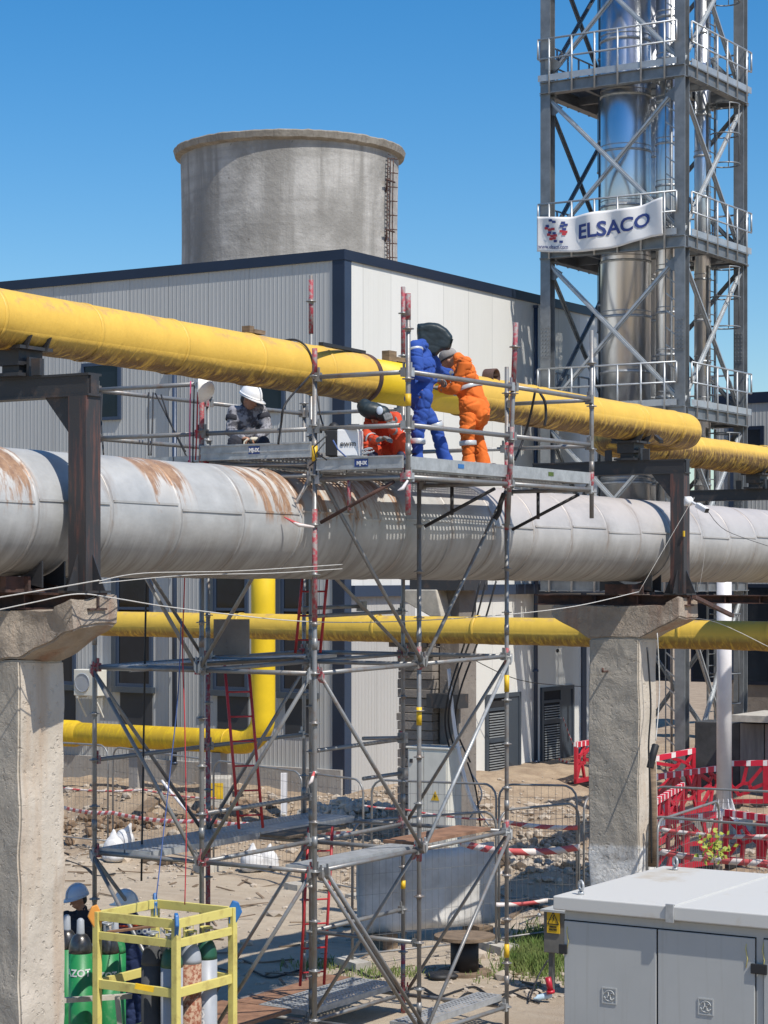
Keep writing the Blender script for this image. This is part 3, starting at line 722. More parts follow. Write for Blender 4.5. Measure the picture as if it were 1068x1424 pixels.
for zl in LV:
    g = MB()
    e = .14
    for (a0, a1, b0_, b1_) in ((A0-.14, A0-.06, B0-.13, B1+.12), (A1+.06, A1+.14, B0-.13, B1+.12)): g.uv(a0, a1, b0_, b1_, zl-.26, zl-.02); g.uv(a0-.06, a1+.06, b0_, b1_, zl-.02, zl); g.uv(a0-.06, a1+.06, b0_, b1_, zl-.28, zl-.26)
    for (b0_, b1_) in ((B0-.16, B0-.06), (B1+.06, B1+.16)): g.uv(A0, A1, b0_, b1_, zl-.26, zl-.02); g.uv(A0, A1, b0_-.06, b1_+.06, zl-.02, zl); g.uv(A0, A1, b0_-.06, b1_+.06, zl-.28, zl-.26)
    for q in (A0+.25, A0+1.7, A0+3.2): g.uv(q-.05, q+.05, B0, B1, zl-.22, zl-.03)
    for q in (B0+.9, B0+2.65): g.uv(A0, A1, q-.05, q+.05, zl-.2, zl-.032)
    g.build('platform_beam', M['tower'], lt)
    g = MB(); xx = A0+.05                                         # open bar grating, interrupted round the flues
    while xx < A1-.02:
        segs = [(B0, B1)]
        for (fa, fb, fr) in FL:
            R_ = fr+.06
            if abs(xx-fa) < R_:
                h = math.sqrt(R_*R_-(xx-fa)**2); ns = []
                for (s0, s1) in segs:
                    if fb-h > s0: ns.append((s0, min(s1, fb-h)))
                    if fb+h < s1: ns.append((max(s0, fb+h), s1))
                segs = [q for q in ns if q[1]-q[0] > .05]
        for (s0, s1) in segs: g.uv(xx-.012, xx+.012, s0, s1, zl, zl+.03)
        xx += .055
    g.build('grating', M['tower'], lt, clean=False)
    def rail(p, q, n):
        g = MB(); d = (q-p); out = Vector((0, 0, 0))
        for h in (1.02, .55): g.tube(p+Z*h, q+Z*h, .024, 6)
        for k in range(n+1):
            r_ = p+d*(k/n)
            if k in (0, n): g.tube(r_+Z*.55, r_+Z*1.02, .024, 6)
            if k < n+1: rr = p+d*((k+.5)/(n+1)); g.tube(rr-Z*.3, rr+Z*1.02, .026, 6)
        g.uvl = 1
        g.bar(p+Z*.09, q+Z*.09, .012, .15)
        g.build('railing', M['towerl'], lt)
    z0 = W(0, 0, zl).z
    rail(W(A0-.2, B0+.05, zl), W(A0-.2, B1+.16, zl), 5); rail(W(A0+.1, B0-.2, zl), W(A1+.2, B0-.2, zl), 5)
    rail(W(A1+.2, B0-.1, zl), W(A1+.2, B1+.1, zl), 5); rail(W(A0, B1+.2, zl), W(A1, B1+.2, zl), 5)
# caged ladders between platforms
def cage(a, b, z0, z1, out):
    g = MB()
    side = Vector((-out.y, out.x, 0))
    p = W(a, b, 0); 
    for s in (-.22, .22): g.bar(p+side*s+Z*z0, p+side*s+Z*z1, .05, .03)
    z = z0
    while z < z1: g.tube(p-side*.22+Z*z, p+side*.22+Z*z, .014, 5); z += .28
    z = z0+1.9; hs = []
    while z < z1+.01: hs.append(z); z += .72
    for z in hs:
        g.path([p+out*(.36-.36*math.cos(t))+side*(.36*math.sin(t))*1.0+Z*z for t in [R(-150)+R(300)*(k/14)+math.pi for k in range(15)]], .018, 5)
    if hs:
        for k in range(5):
            t = R(-100)+R(200)*(k/4)+math.pi; q = p+out*(.36-.36*math.cos(t))+side*(.36*math.sin(t)); g.tube(q+Z*hs[0], q+Z*hs[-1], .012, 4)
    g.build('caged_ladder', M['tower'], lt)
for i in range(len(LV)):
    lo = LV[i-1] if i else -5.2
    if i: cage(A1-.9, B1-.62, lo+.2, LV[i]-.35, (-U))
    cage(A1-.75, B0+.45, lo+.2, LV[i]-.35, (V*-1))
cage(A1-.9, B1-.62, 15.9, 17.5, -U)
# side cladding strip / duct with slanted fins beside the near leg
g = MB(); g.uv(A0+.2, A0+.23, B0+.22, B0+.24, -5.3, ZT); g.uv(A0+.2, A0+.23, B0+.50, B0+.52, -5.3, ZT); g.build('cable_tray', M['tower'], lt)
g = MB(); z = -5.2
while z < ZT: g.bar(W(A0+.21, B0+.24, z), W(A0+.21, B0+.50, z+.2), .02, .03); z += .4
g.tube(W(A0+.35, B0+.3, -5.3), W(A0+.35, B0+.3, ZT), .04, 6); g.tube(W(A0+.35, B0+.42, -5.3), W(A0+.35, B0+.42, ZT), .03, 6)
g.build('tray_rung', M['galv'], lt)
# stainless flues (things of their own, standing inside the tower)
def flue(a, b, r, label, sec):
    t = thing('flue', W(a, b, 0), label, 'chimney', 'stainless flues in the lattice tower')
    g = MB(); g.lathe(W(a, b, 1.7), Z, [(0, r), (ZT-1.7, r)], 48); g.build('stack', M['inox'], t)
    for q_ in (0, 90, 180, 270): c_ = W(a, b, 0)+Vector((math.cos(R(q_)), math.sin(R(q_)), 0))*r*.9; MB().tube(c_-Z*.02, c_+Z*1.7, .04, 8).build('stool_leg', M['tower'], t)
    MB().tube(W(a, b, 1.66), W(a, b, 1.70), r*1.05, 40).build('base_plate', M['tower'], t)
    z = 2.2
    while z < ZT:
        for (dz, hh, e) in ((0, .03, .018), (.13, .012, .01)): MB().lathe(W(a, b, z+dz), Z, [(-hh, r+.002), (-hh+.004, r+e), (hh-.004, r+e), (hh, r+.002)], 48, True, False).build('clamp_band', M['galv'], t)
        z += sec
    return t
flue(*FL[0], 'widest mirror stainless flue standing behind the banner', 1.32)
flue(*FL[1], 'second mirror stainless flue right of the widest one, partly behind a steel leg', 1.0)
flue(*FL[2], 'thinnest stainless flue near the right legs of the tower', 1.0)
flue(*FL[3], 'slim stainless flue between the widest flue and the nearest leg', 1.0)
# dark insulated riser left of the flues
t = thing('riser_pipe', W(47.6, 23.35, -5.35), 'dark thin riser pipe left of the widest flue', 'pipe')
MB().tube(W(47.6, 23.35, -.0), W(47.6, 23.35, ZT), .09, 16).build('pipe_run', M['trim'], t)
g = MB(); z = .6
while z < ZT: MB().tube(W(47.6, 23.35, z-.03), W(47.6, 23.35, z+.03), .11, 16).build('clamp', M['galv'], t); z += 2

# ---- banner on the first railing
zb = LV[2]
L_ = [(748, 296), (926, 288)]
bb1, bb0 = b_at(747, A0-.32), b_at(924, A0-.32)
bn = thing('banner', W(A0-.32, (bb0+bb1)/2, 7.9), 'white company banner with blue lettering tied to the tower railing', 'banner')
wid = bb1-bb0
def bwarp(s, tt):
    """s 0..1 left to right, tt 0..1 bottom to top -> world point on the rippled cloth"""
    zt = zpy(297+6*math.sin(s*3.1)*1.0-9*s*s+5*math.sin(s*9)*.5*(1-abs(2*s-1)), 51.2); zl = zpy(346+9*math.sin(math.pi*min(s*1.1, 1))-6*s, 51.2)
    fold = .05*math.sin(s*23+tt*1.3)*(.5+.5*tt)+.035*math.sin(s*11-1.5*tt+1)
    return W(A0-.36+fold, bb1-wid*s, zl+(zt-zl)*tt)
NX, NY = 90, 14; vs = [bwarp(i/NX, j/NY) for j in range(NY+1) for i in range(NX+1)]
g = MB(); g.add(vs, [(j*(NX+1)+i, j*(NX+1)+i+1, (j+1)*(NX+1)+i+1, (j+1)*(NX+1)+i) for j in range(NY) for i in range(NX)], True)
o = g.build('cloth', M['banner'], bn); md = o.modifiers.new('t', 'SOLIDIFY'); md.thickness = .004; md.offset = 1
def bput(px, py, up=0):     # panel coordinates 0..1 x 0..1 -> slightly proud of the cloth
    return bwarp(px, py)-U*(.018+up)
def btext(s, x0, y0, h, w, mat, bold=0.0):
    cu = bpy.data.curves.new('lettering', 'FONT'); cu.body = s; cu.size = 1; cu.offset = bold; cu.resolution_u = 3
    t = bpy.data.objects.new('lettering', cu); COL.objects.link(t); me = evaluated(t); bpy.data.objects.remove(t)
    bm = bmesh.new(); bm.from_mesh(me)
    for _ in range(1): bmesh.ops.subdivide_edges(bm, edges=[e for e in bm.edges if e.calc_length() > .12], cuts=3, use_grid_fill=False)
    bmesh.ops.triangulate(bm, faces=bm.faces); bm.to_mesh(me); bm.free()
    mx = max(v.co.x for v in me.vertices); my = max(v.co.y for v in me.vertices)
    for v in me.vertices: v.co = bput(x0+w*v.co.x/mx, y0+h*v.co.y/my)-ORG[bn.name]
    me.materials.clear(); me.materials.append(mat); o = bpy.data.objects.new('lettering', me); COL.objects.link(o); o.parent = bn; ORG[o.name] = ORG[bn.name].copy()
btext('ELSACO', .335, .36, .38, .56, M['logoblue'], .025)
btext('www.elsaco.com', .01, .10, .11, .25, M['logoblue'], .01)
for (mat, cells) in ((M['logoblue'], [(.10,.86),(.13,.82),(.07,.70),(.20,.80),(.22,.74),(.09,.52),(.13,.50),(.19,.70),(.14,.28),(.19,.26),(.21,.62)]), (M['logored'], [(.06,.64),(.09,.60),(.12,.62),(.08,.46),(.11,.42),(.14,.44),(.19,.56),(.22,.54),(.21,.48),(.10,.34),(.13,.36)])):
    g = MB()
    for (x, y) in cells: g.add([bput(x, y), bput(x+.03, y), bput(x+.03, y+.07), bput(x, y+.07)], [(0,1,2,3)])
    g.build('emblem', mat, bn)
# ============================================================ CONCRETE COLUMNS WITH STEEL CARRIER FRAMES
def column(a0, zc, label, zb, tip_lo):
    """a0 near face; zc top of concrete; spans b 12.73..13.5, corbels to 12.12 / 14.08"""
    t = thing('concrete_column', W(a0+.3, 13.1, -5.35), label, 'column', 'concrete columns under the grey pipe')
    bA, bB, cA, cB = 12.73, 13.5, 12.12, 14.08
    w = .6
    def grid_prism(poly, name, mat, seg=.12, jit=.012):
        # polygon in the (b,z) plane swept along a, front face finely divided and slightly uneven
        bm = bmesh.new()
        vs = [bm.verts.new(W(a0, b, z)) for b, z in poly]; f = bm.faces.new(vs)
        r = bmesh.ops.extrude_face_region(bm, geom=[f]); bmesh.ops.translate(bm, vec=U*w, verts=[v for v in r['geom'] if isinstance(v, bmesh.types.BMVert)])
        bmesh.ops.bevel(bm, geom=[e for e in bm.edges if e.calc_length() > .3], offset=.018, segments=2, affect='EDGES')
        bmesh.ops.triangulate(bm, faces=bm.faces)
        for _ in range(6):
            es = [e for e in bm.edges if e.calc_length() > seg]
            if not es: break
            bmesh.ops.subdivide_edges(bm, edges=es, cuts=1); bmesh.ops.triangulate(bm, faces=bm.faces)
        bmesh.ops.recalc_face_normals(bm, faces=bm.faces)
        off = ORG[t.name]
        for v in bm.verts:
            p = v.co; n = noise.noise_vector(p*2.3)*jit*1.1+noise.noise_vector(Vector((p.x, p.y, p.z*.7))*6)*jit*(.35 if mat is M['plaster'] else .6); v.co = p+n-off
        me = bpy.data.meshes.new(name); bm.to_mesh(me); bm.free(); me.materials.append(mat)
        o = bpy.data.objects.new(name, me); COL.objects.link(o); o.parent = t; ORG[o.name] = off.copy(); return o
    zs = zc-.46
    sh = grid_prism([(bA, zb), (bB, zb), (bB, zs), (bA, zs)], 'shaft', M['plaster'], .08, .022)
    # sun-facing side is smoother concrete, painted paler to carry its sunlight
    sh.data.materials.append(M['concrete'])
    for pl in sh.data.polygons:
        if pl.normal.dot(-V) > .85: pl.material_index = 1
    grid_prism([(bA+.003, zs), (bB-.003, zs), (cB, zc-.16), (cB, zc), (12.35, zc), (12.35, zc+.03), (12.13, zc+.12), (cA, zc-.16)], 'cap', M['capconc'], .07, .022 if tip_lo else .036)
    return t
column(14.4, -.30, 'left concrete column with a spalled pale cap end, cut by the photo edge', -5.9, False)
column(27.1, -.42, 'right concrete column with grey plastered face and whitewashed foot', -5.9, True)

def frame(a, bpost, zb, zt, bl, label, sad_b=13.0, ysad=True, zlow=None):
    t = thing('carrier_frame', W(a, bpost, zb), label, 'steel frame', 'black steel frames carrying the yellow pipe')
    zc = zb-.15
    g = MB(); w = .12                                             # I-beam lying on the cap
    b0, b1 = bpost-.16, bl
    for z in (zc, zb-.018): g.uv(a-w, a+w, b0, b1, z, z+.018)
    g.uv(a-.012, a+.012, b0, b1, zc+.018, zb-.018)
    for b in (b0+.05, b0+.75, b0+1.4): g.uv(a-w+.01, a-.012, b, b+.014, zc+.018, zb-.018)
    g.build('lower_beam', M['steel_rusty'], t)
    g = MB(); s = .10                                             # post made of two channels
    g.uv(a-s, a-s+.02, bpost-.1, bpost+.1, zb, zt-.2); g.uv(a+s-.02, a+s, bpost-.1, bpost+.1, zb, zt-.2); g.uv(a-s+.02, a+s-.02, bpost-.1, bpost-.07, zb, zt-.2); g.uv(a-s+.02, a+s-.02, bpost+.07, bpost+.1, zb, zt-.2)
    g.build('post', M['steel_post'], t)
    g = MB(); g.uv(a-.16, a+.16, bpost-.17, bpost+.17, zb, zb+.02)
    for (da, db) in ((0, -1), (0, 1), (-1, 0)):
        d = U*da+V*db; p = W(a, bpost, zb+.02)+d*.1; n_ = V*da+U*db
        g.prism([p, p+d*.14, p+Z*.32], n_*.012)
    g.build('foot_plate', M['steel_dark'], t)
    g = MB()                                                      # cantilever top beam
    g.uv(a-.09, a+.09, bpost-.12, bl+.05, zt-.02, zt); g.uv(a-.09, a+.09, bpost-.12, bl+.05, zt-.2, zt-.18); g.uv(a-.075, a-.055, bpost-.1, bl+.05, zt-.18, zt-.02); g.uv(a+.055, a+.075, bpost-.1, bl+.05, zt-.18, zt-.02); g.uv(a-.055, a+.055, bpost-.12, bpost-.1, zt-.18, zt-.02)
    g.build('top_beam', M['steel_dark'], t)
    g = MB(); g.prism([W(a-.06, bpost+.1, zt-.2), W(a-.06, bpost+.4, zt-.2), W(a-.06, bpost+.1, zt-.55)], U*.02); g.build('gusset', M['steel_dark'], t)
    g = MB()                                                      # saddle of the yellow pipe
    c = sad_b; zp = zt
    g.uv(a-.16, a+.16, c-.13, c+.13, zp+.1, zp+.24); g.uv(a-.22, a+.22, c-.2, c+.2, zp+.24, zp+.27); g.uv(a-.2, a+.2, c-.16, c+.16, zp, zp+.03)
    g.uv(a-.1, a+.1, c-.2, c-.17, zp, zp+.17); g.uv(a-.12, a-.09, c-.34, c-.24, zp, zp+.15); g.uv(a-.12, a-.09, c+.24, c+.34, zp, zp+.15); g.uv(a-.12, a+.12, c-.1, c+.1, zp+.03, zp+.1)
    g.prism([W(a-.14, c-.2, zp+.24), W(a-.14, c+.2, zp+.24), W(a-.14, c+.26, zp+.36), W(a-.14, c, zp+.27), W(a-.14, c-.26, zp+.36)], U*.02)
    g.prism([W(a+.12, c-.2, zp+.24), W(a+.12, c+.2, zp+.24), W(a+.12, c+.26, zp+.36), W(a+.12, c, zp+.27), W(a+.12, c-.26, zp+.36)], U*.02)
    g.build('pipe_saddle', M['steel_dark'], t)
    return t
f1 = frame(14.7, 12.25, -.155, 1.77, 14.6, 'black steel frame on the left column, its post crossing the grey pipe')
f2 = frame(27.4, 12.25, -.27, 1.60, 14.45, 'black steel frame with a white camera on its post, on the right column')
f3 = frame(35.7, 13.8, -.35, 1.52, 15.8, 'far black steel frame at the right edge under the yellow pipe', sad_b=14.5)
# saddles of the big pipe
def saddle(a, zb, label):
    t = thing('pipe_shoe', W(a, 13.0, zb), label, 'pipe support')
    g = MB(); g.uv(a-.2, a+.2, 12.72, 13.3, zb, zb+.03); g.uv(a-.2, a-.17, 12.72, 13.3, zb+.03, zb+.14); g.uv(a+.17, a+.2, 12.72, 13.3, zb+.03, zb+.14); g.uv(a-.17, a+.17, 12.98, 13.02, zb+.03, zb+.13)
    g.build('shoe_box', M['steel_rusty'], t)
    for s in (-1, 1):
        g = MB(); pts = [W(a-.16, 13.0, zb+.12)]
        for k in range(6): q = R(8+k*7)*s; pts.append(W(a-.16, 13.0+.585*math.sin(q), zb+.705-.585*math.cos(q)+.0))
        pts.append(W(a-.16, 13.0+.40*s, zb+.04)); g.prism(pts if s > 0 else pts[::-1], U*.02)
        g.prism([p+U*.3 for p in (pts if s > 0 else pts[::-1])], U*.02); g.bar(pts[0]+Z*-.03, pts[0]+U*.3-Z*.03, .03, .03)
        g.build('cradle', M['steel_dark'], t)
    MB().box(W(a-.28, 12.8, zb+.07), .16, .03, .07).build('wedge', M['steel_rusty'], t); MB().box(W(a+.25, 13.2, zb+.05), .16, .05, .05).build('wedge', M['steel_rusty'], t)
saddle(14.7, -.15, 'rusty pipe shoe under the grey pipe on the left column')
saddle(27.4, -.265, 'rusty pipe shoe under the grey pipe on the right column')
g = MB()
g.bar(W(27.2, 12.75, -.42+.02), W(27.2, 14.7, -.40), .1, .07); 
# rusty bar leaning away from the right cap
o = MB().bar(P(965, 830, 29.6), P(1018, 856, 30.9), .06, .05).build('steel_bar', M['steel_rusty']); tag(o, 'rusty flat bar sticking out from the right column cap', 'steel bar')

# ============================================================ THE BIG GREY PIPE
def zg(a): return .56-.0058*(a-15.0)
def zy(a): return 2.265-.0105*(a-15.17)
gp = thing('grey_pipe', W(14, 13.0, -.1), 'huge grey metal-clad pipe with rust patches running under the scaffold', 'pipe')
RG = .572; g = MB(); n = 72; rings = []; a = 9.0
while a < 62:
    rings.append(a); a += .125 if a < 36 else .5
vs = []; fs = []
JO = [10.2+1.02*k for k in range(50)]
for a in rings:
    k = int((a-10.2)//1.02); f = ((a-10.2) % 1.02)/1.02
    rj = RG+(.005 if k % 2 else 0)+.002*noise.noise(Vector((a*1.3, 0, 0)))
    if 16.0 < a < 30: pass
    for i in range(n):
        q = 2*math.pi*i/n; dn = .005*noise.noise(Vector((a*1.1, math.cos(q)*1.5, math.sin(q)*1.5)))+.003*noise.noise(Vector((a*3, math.cos(q)*3, math.sin(q)*3)))
        vs.append(W(a, 13.0-(rj+dn)*math.cos(q), zg(a)+(rj+dn)*math.sin(q)))
for j in range(len(rings)-1):
    for i in range(n): fs.append((j*n+i, j*n+(i+1) % n, (j+1)*n+(i+1) % n, (j+1)*n+i))
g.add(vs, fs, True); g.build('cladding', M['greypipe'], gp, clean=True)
for ja in JO:
    if ja > 40 or ja < 12: continue
    g = MB(); g.lathe(W(ja, 13.0, zg(ja)), U+Z*-.0058, [(-.025, RG+.001), (-.023, RG+.007), (.025, RG+.007), (.028, RG+.001)], 72, True, False)
    g.build('cladding_lap', M['greypipe'], gp)
# longitudinal lap seam
g = MB(); q = R(9)
for i in range(len(JO)-1):
    a0, a1 = JO[i]+.03, JO[i+1]-.03; qq = q+R(2.5)*((i*7) % 3-1)
    g.bar(W(a0, 13.0-(RG+.010)*math.cos(qq), zg(a0)+(RG+.010)*math.sin(qq)), W(a1, 13.0-(RG+.010)*math.cos(qq), zg(a1)+(RG+.010)*math.sin(qq)), .012, .02)
g.build('lap_seam', M['greypipe'], gp)

# ============================================================ YELLOW PIPES
def swept(path, r, n, step=.08, amp=.008, zlow=True, seed=0):
    """wrapped pipe: resample, wrinkle the underside"""
    pts = [path[0]]
    for i in range(len(path)-1):
        d = path[i+1]-path[i]; m = max(1, int(d.length/step))
        for k in range(1, m+1): pts.append(path[i]+d*(k/m))
    g = MB(); g.path(pts, r, n)
    N = len(pts)
    for idx in range(N*n):
        i = idx//n; c = pts[i]; v = g.v[idx]; d = (v-c); h = d.z/r
        s = i*step
        w = noise.noise(Vector((s*2.0+h*1.8, h*1.2, seed)))*.6+noise.noise(Vector((s*5+h*4, h*3, seed+4)))*.5
        k = amp*(.25+1.5*max(0, -h)); g.v[idx] = c+d*(1+k*w/r*1.4)
    return g
yp = thing('yellow_pipe', W(14, 13.0, 2), 'main wrapped yellow gas pipe high above the grey pipe, ending in a jog at right', 'pipe')
def arc(c, e1, e2, r, n=8, t0=0, t1=90):
    return [c+e1*(r*math.cos(R(t0+(t1-t0)*i/n)))+e2*(r*math.sin(R(t0+(t1-t0)*i/n))) for i in range(n+1)]
RY = .268
seg1 = [W(a, 13.0, zy(a)) for a in (8, 12, 16, 20.4)]
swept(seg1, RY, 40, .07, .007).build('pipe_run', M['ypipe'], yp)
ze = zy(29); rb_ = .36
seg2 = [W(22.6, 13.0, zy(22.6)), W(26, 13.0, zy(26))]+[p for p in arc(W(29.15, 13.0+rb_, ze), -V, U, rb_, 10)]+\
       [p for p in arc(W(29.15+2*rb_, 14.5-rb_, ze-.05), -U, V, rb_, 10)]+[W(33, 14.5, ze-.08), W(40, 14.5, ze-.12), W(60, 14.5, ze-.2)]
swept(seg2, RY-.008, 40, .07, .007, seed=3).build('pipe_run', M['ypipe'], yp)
for a in [9+1.31*k for k in range(16)]:
    if a < 20.2 or a > 22.9:
        if a > 28.8: continue
        r = RY if a < 21 else RY-.008
        MB().lathe(W(a, 13.0, zy(a)), U-Z*.0105, [(-.02, r+.001), (-.015, r+.007), (.02, r+.008), (.024, r+.001)], 40, True, False).build('wrap_lap', M['ypipe'], yp)
for a in (24.4, 27.5, 28.7):
    MB().lathe(W(a, 13.0, zy(a)), U-Z*.0105, [(-.02, RY-.007), (-.015, RY+.002), (.02, RY+.003), (.024, RY-.007)], 40, True, False).build('wrap_lap', M['ypipe'], yp)
for a in (31.5, 32.9, 34.2, 36):
    MB().lathe(W(a, 14.5, ze-.085), U, [(-.02, RY-.007), (-.015, RY+.002), (.02, RY+.003), (.024, RY-.007)], 40, True, False).build('wrap_lap', M['ypipe'], yp)
MB().lathe(W(20.4, 13.0, zy(20.4)), U, [(-.04, RY+.001), (-.03, RY+.014), (.03, RY+.014), (.05, RY-.03)], 40, True, False).build('wrap_end', M['steel_rusty'], yp)
# bare new section with a branch stub facing the scaffold
zn = zy(21.4)
g = MB(); g.path([W(20.38, 13, zy(20.38)), W(22.7, 13, zy(22.7))], .245, 40); g.build('new_section', M['ynew'], yp)
g = MB(); g.lathe(W(21.42, 13.0, zn+.03), -V, [(.1, .245), (.24, .245), (.42, .185), (.63, .175)], 36, True, False); g.build('branch_stub', M['ynew'], yp)
g = MB(); g.lathe(W(21.42, 12.37, zn+.03), -V, [(0, .177), (.035, .177), (.04, .15), (-.25, .145), (-.26, .0)], 36, True, False); g.build('stub_rim', M['galv'], yp)
g = MB(); g.lathe(W(21.42, 12.34, zn+.03), V, [(0.0, .148), (.3, .148), (.3, .001)], 30, True, False); g.build('stub_bore', M['dark'], yp)
# little flange ring standing on the pipe behind the orange worker
g = MB(); q = W(23.3, 12.92, zy(23.3)+.27); g.lathe(q, -V, [(-.1, .1), (.05, .1), (.05, .082), (-.08, .078), (-.08, .001)], 26, True, False)
o = g.build('flange_ring', M['steel_rusty']); tag(o, 'small rusty ring standing on the yellow pipe right of the orange worker', 'ring')
# odds and ends lying on the yellow pipe
o = MB().bar(P(446, 478, 22.9), P(506, 490, 24.3), .05, .035).build('rubber_strip', M['black']); tag(o, 'black strip lying on top of the yellow pipe', 'rubber strip')
g = MB(); g.box(W(18.35, 13.0, zy(18.35)+RY+.03), .10, .06, .02); g.box(W(18.22, 13.0, zy(18.3)+RY+.045), .04, .05, .035)
o = g.build('timber_offcut', M['wood']); tag(o, 'brown timber offcut on the yellow pipe above the seated worker', 'timber')
g = MB(); g.box(W(21.0, 13.0, zy(21)+RY+.035), .08, .05, .06); g.box(W(21.2, 13.0, zy(21)+RY+.01), .12, .05, .025)
o = g.build('timber_offcut', M['wood']); tag(o, 'brown timber block on the new yellow section left of the welder', 'timber')
o = MB().bar(P(912, 607, 29.4)-V*.0, P(920, 614, 29.0), .05, .05).build('steel_wedge', M['steel_dark'])
tag(o, 'small black wedge between the yellow pipe and its saddle', 'wedge')

# horizontal pipe crossing the yard (runs across, between the columns and the hall)
AM = 33.7; zm0 = -.97
mp_ = thing('yellow_pipe', W(AM, 20, zm0-.3), 'wrapped yellow pipe crossing level behind the scaffold at mid height', 'pipe')
swept([W(AM, 36, zm0+.02), W(AM, 26, zm0), W(AM, 16, zm0-.03), W(AM, 7, zm0-.06)], .245, 32, .1, .008, seed=8).build('pipe_run', M['ymid'], mp_)
for b in (29.5, 27.8, 24.2, 21.1, 19.0, 16.8, 15.0, 13.4): MB().lathe(W(AM, b, zm0+.0), V, [(-.03, .246), (-.025, .254), (.03, .254), (.034, .246)], 32, True, False).build('wrap_lap', M['ymid'], mp_)
# low clean yellow pipe with riser
pl = P(93, 1018, 45.5); al, bl_ = AB(93, 45.5)
AL = 36.6; zl_ = zpy(1021, D_ab(AL, b_at(120, AL)))
lp = thing('yellow_pipe', W(AL, 28, zl_-.3), 'clean bright yellow pipe low along the grey wall turning up into a riser', 'pipe')
br = b_at(366, AL); rr = .55
path = [W(AL, 40, zl_), W(AL, br+rr, zl_)]+[W(AL, br+rr-rr*math.sin(R(t)), zl_+rr-rr*math.cos(R(t))) for t in range(10, 91, 10)]+[W(AL, br, -.6), W(AL, br, 1.2)]
g = MB(); g.path(path, .25, 32); g.build('pipe_run', M['yclean'], lp)
for b in (30.9, 31.0): pass
g = MB(); g.lathe(W(AL, b_at(106, AL), zl_), V, [(-.12, .25), (0, .29), (3.0, .29), (3.1, .25)], 32, True, False); g.build('reducer', M['yclean'], lp)
for b, z in ((br+.9, zl_),): MB().lathe(W(AL, b, z), V, [(-.015, .25), (-.01, .262), (.01, .262), (.015, .25)], 32, True, False).build('weld_ring', M['yclean'], lp)
# supports of the low pipe
for i, px in enumerate((190, 305)):
    b = b_at(px, AL); zz = gz(AL, b)
    o = MB().uv(AL-.12, AL+.12, b-.12, b+.12, zz-.1, zl_-.24).build('pipe_pedestal', M['plinth']); tag(o, ('concrete pedestal under the left part of the low yellow pipe', 'concrete pedestal under the low yellow pipe near its bend')[i], 'pedestal')
# yellow pipe far right behind the grey one, on the white pole
AP = D_ab(0, 0)
aw, bw = AB(1007, 44.5)
t = thing('white_pole', GP(1007, 44.5), 'round white steel pole with ribbed foot behind the red barriers', 'pole')
base = GP(1007, 44.5); 
MB().tube(base+Z*.42, W(aw, bw, 1.1), .155, 28).build('shaft', M['whitepl'], t)
g = MB(); g.tube(base+Z*.20, base+Z*.24, .3, 28); g.tube(base+Z*.24, base+Z*.45, .17, 28)
for k in range(10):
    q = 2*math.pi*k/10; d = Vector((math.cos(q), math.sin(q), 0)); p = base+d*.16+Z*.24; g.prism([p, p+d*.13, p+Z*.42], Vector((-d.y, d.x, 0))*.014)
g.build('ribbed_foot', M['whitepl'], t)
MB().box(base+Z*.06, .52, .42, .14, U, V).build('concrete_pad', M['concl'], t)
t2 = thing('yellow_pipe', W(aw, bw, 1.0), 'bright yellow pipe peeking over the grey pipe at the right edge', 'pipe')
MB().path([W(aw-1.2, bw, 1.22), W(aw+14, bw, 1.22)], .12, 20).build('pipe_run', M['ynew'], t2)

# far column with brick facing, cap and cable trays
af, bf = AB(596, 40.5)
t = thing('brick_column', W(af, bf, -5.35), 'brick-faced column under the crossing yellow pipe behind the scaffold', 'column')
g = MB(); a0 = af-.3; b1 = b_at(553, a0); b0 = b_at(602, a0)
z = -5.4; rr_ = random.Random(3)
while z < -1.3:
    h = .13+rr_.random()*.06
    g.uv(a0-.0+rr_.uniform(-.02, .02), a0+.5, b0+rr_.uniform(-.02, .02), b1+rr_.uniform(-.02, .02), z, z+h-.014); z += h
g.build('brick_facing', M['farconc'], t, bevel=.01)
MB().uv(a0+.06, a0+.52, b0+.03, b1-.03, -5.5, -1.35).build('core', M['farconc'], t)
MB().uv(af-.1, af+.55, b_at(642, af), b0-.03, -5.5, -.25).build('shaft', M['farconc'], t)
zz0 = zpy(850, 40); zz1 = zpy(820, 40)
g = MB(); bA_, bB_ = b_at(612, a0), b_at(568, a0)
g.prism([W(a0-.15, bB_, zz1), W(a0-.15, bA_, zz1), W(a0-.15, bA_-.12, zz0-.1), W(a0-.15, bA_+.12, zz0-.1), W(a0-.15, bB_-.15, zz0+.1), W(a0-.15, bB_, zz0+.18)], U*.6)
g.build('cap', M['concl'], t, bevel=.02)
g = MB(); g.uv(af-.4, af+.5, b_at(660, af), b_at(585, af), -.28, -.08); g.build('top_beam', M['steel_dark'], t)
g = MB(); zt_ = zpy(975, 40)
g.uv(af-.5, af-.1, b_at(655, af), b_at(612, af), zt_-.12, zt_+.14)
g.uv(af-.5, af-.3, b_at(606, af), b_at(560, af), zpy(893, 40)-.1, zpy(893, 40)+.05)
g.build('bracket', M['steel_dark'], t)
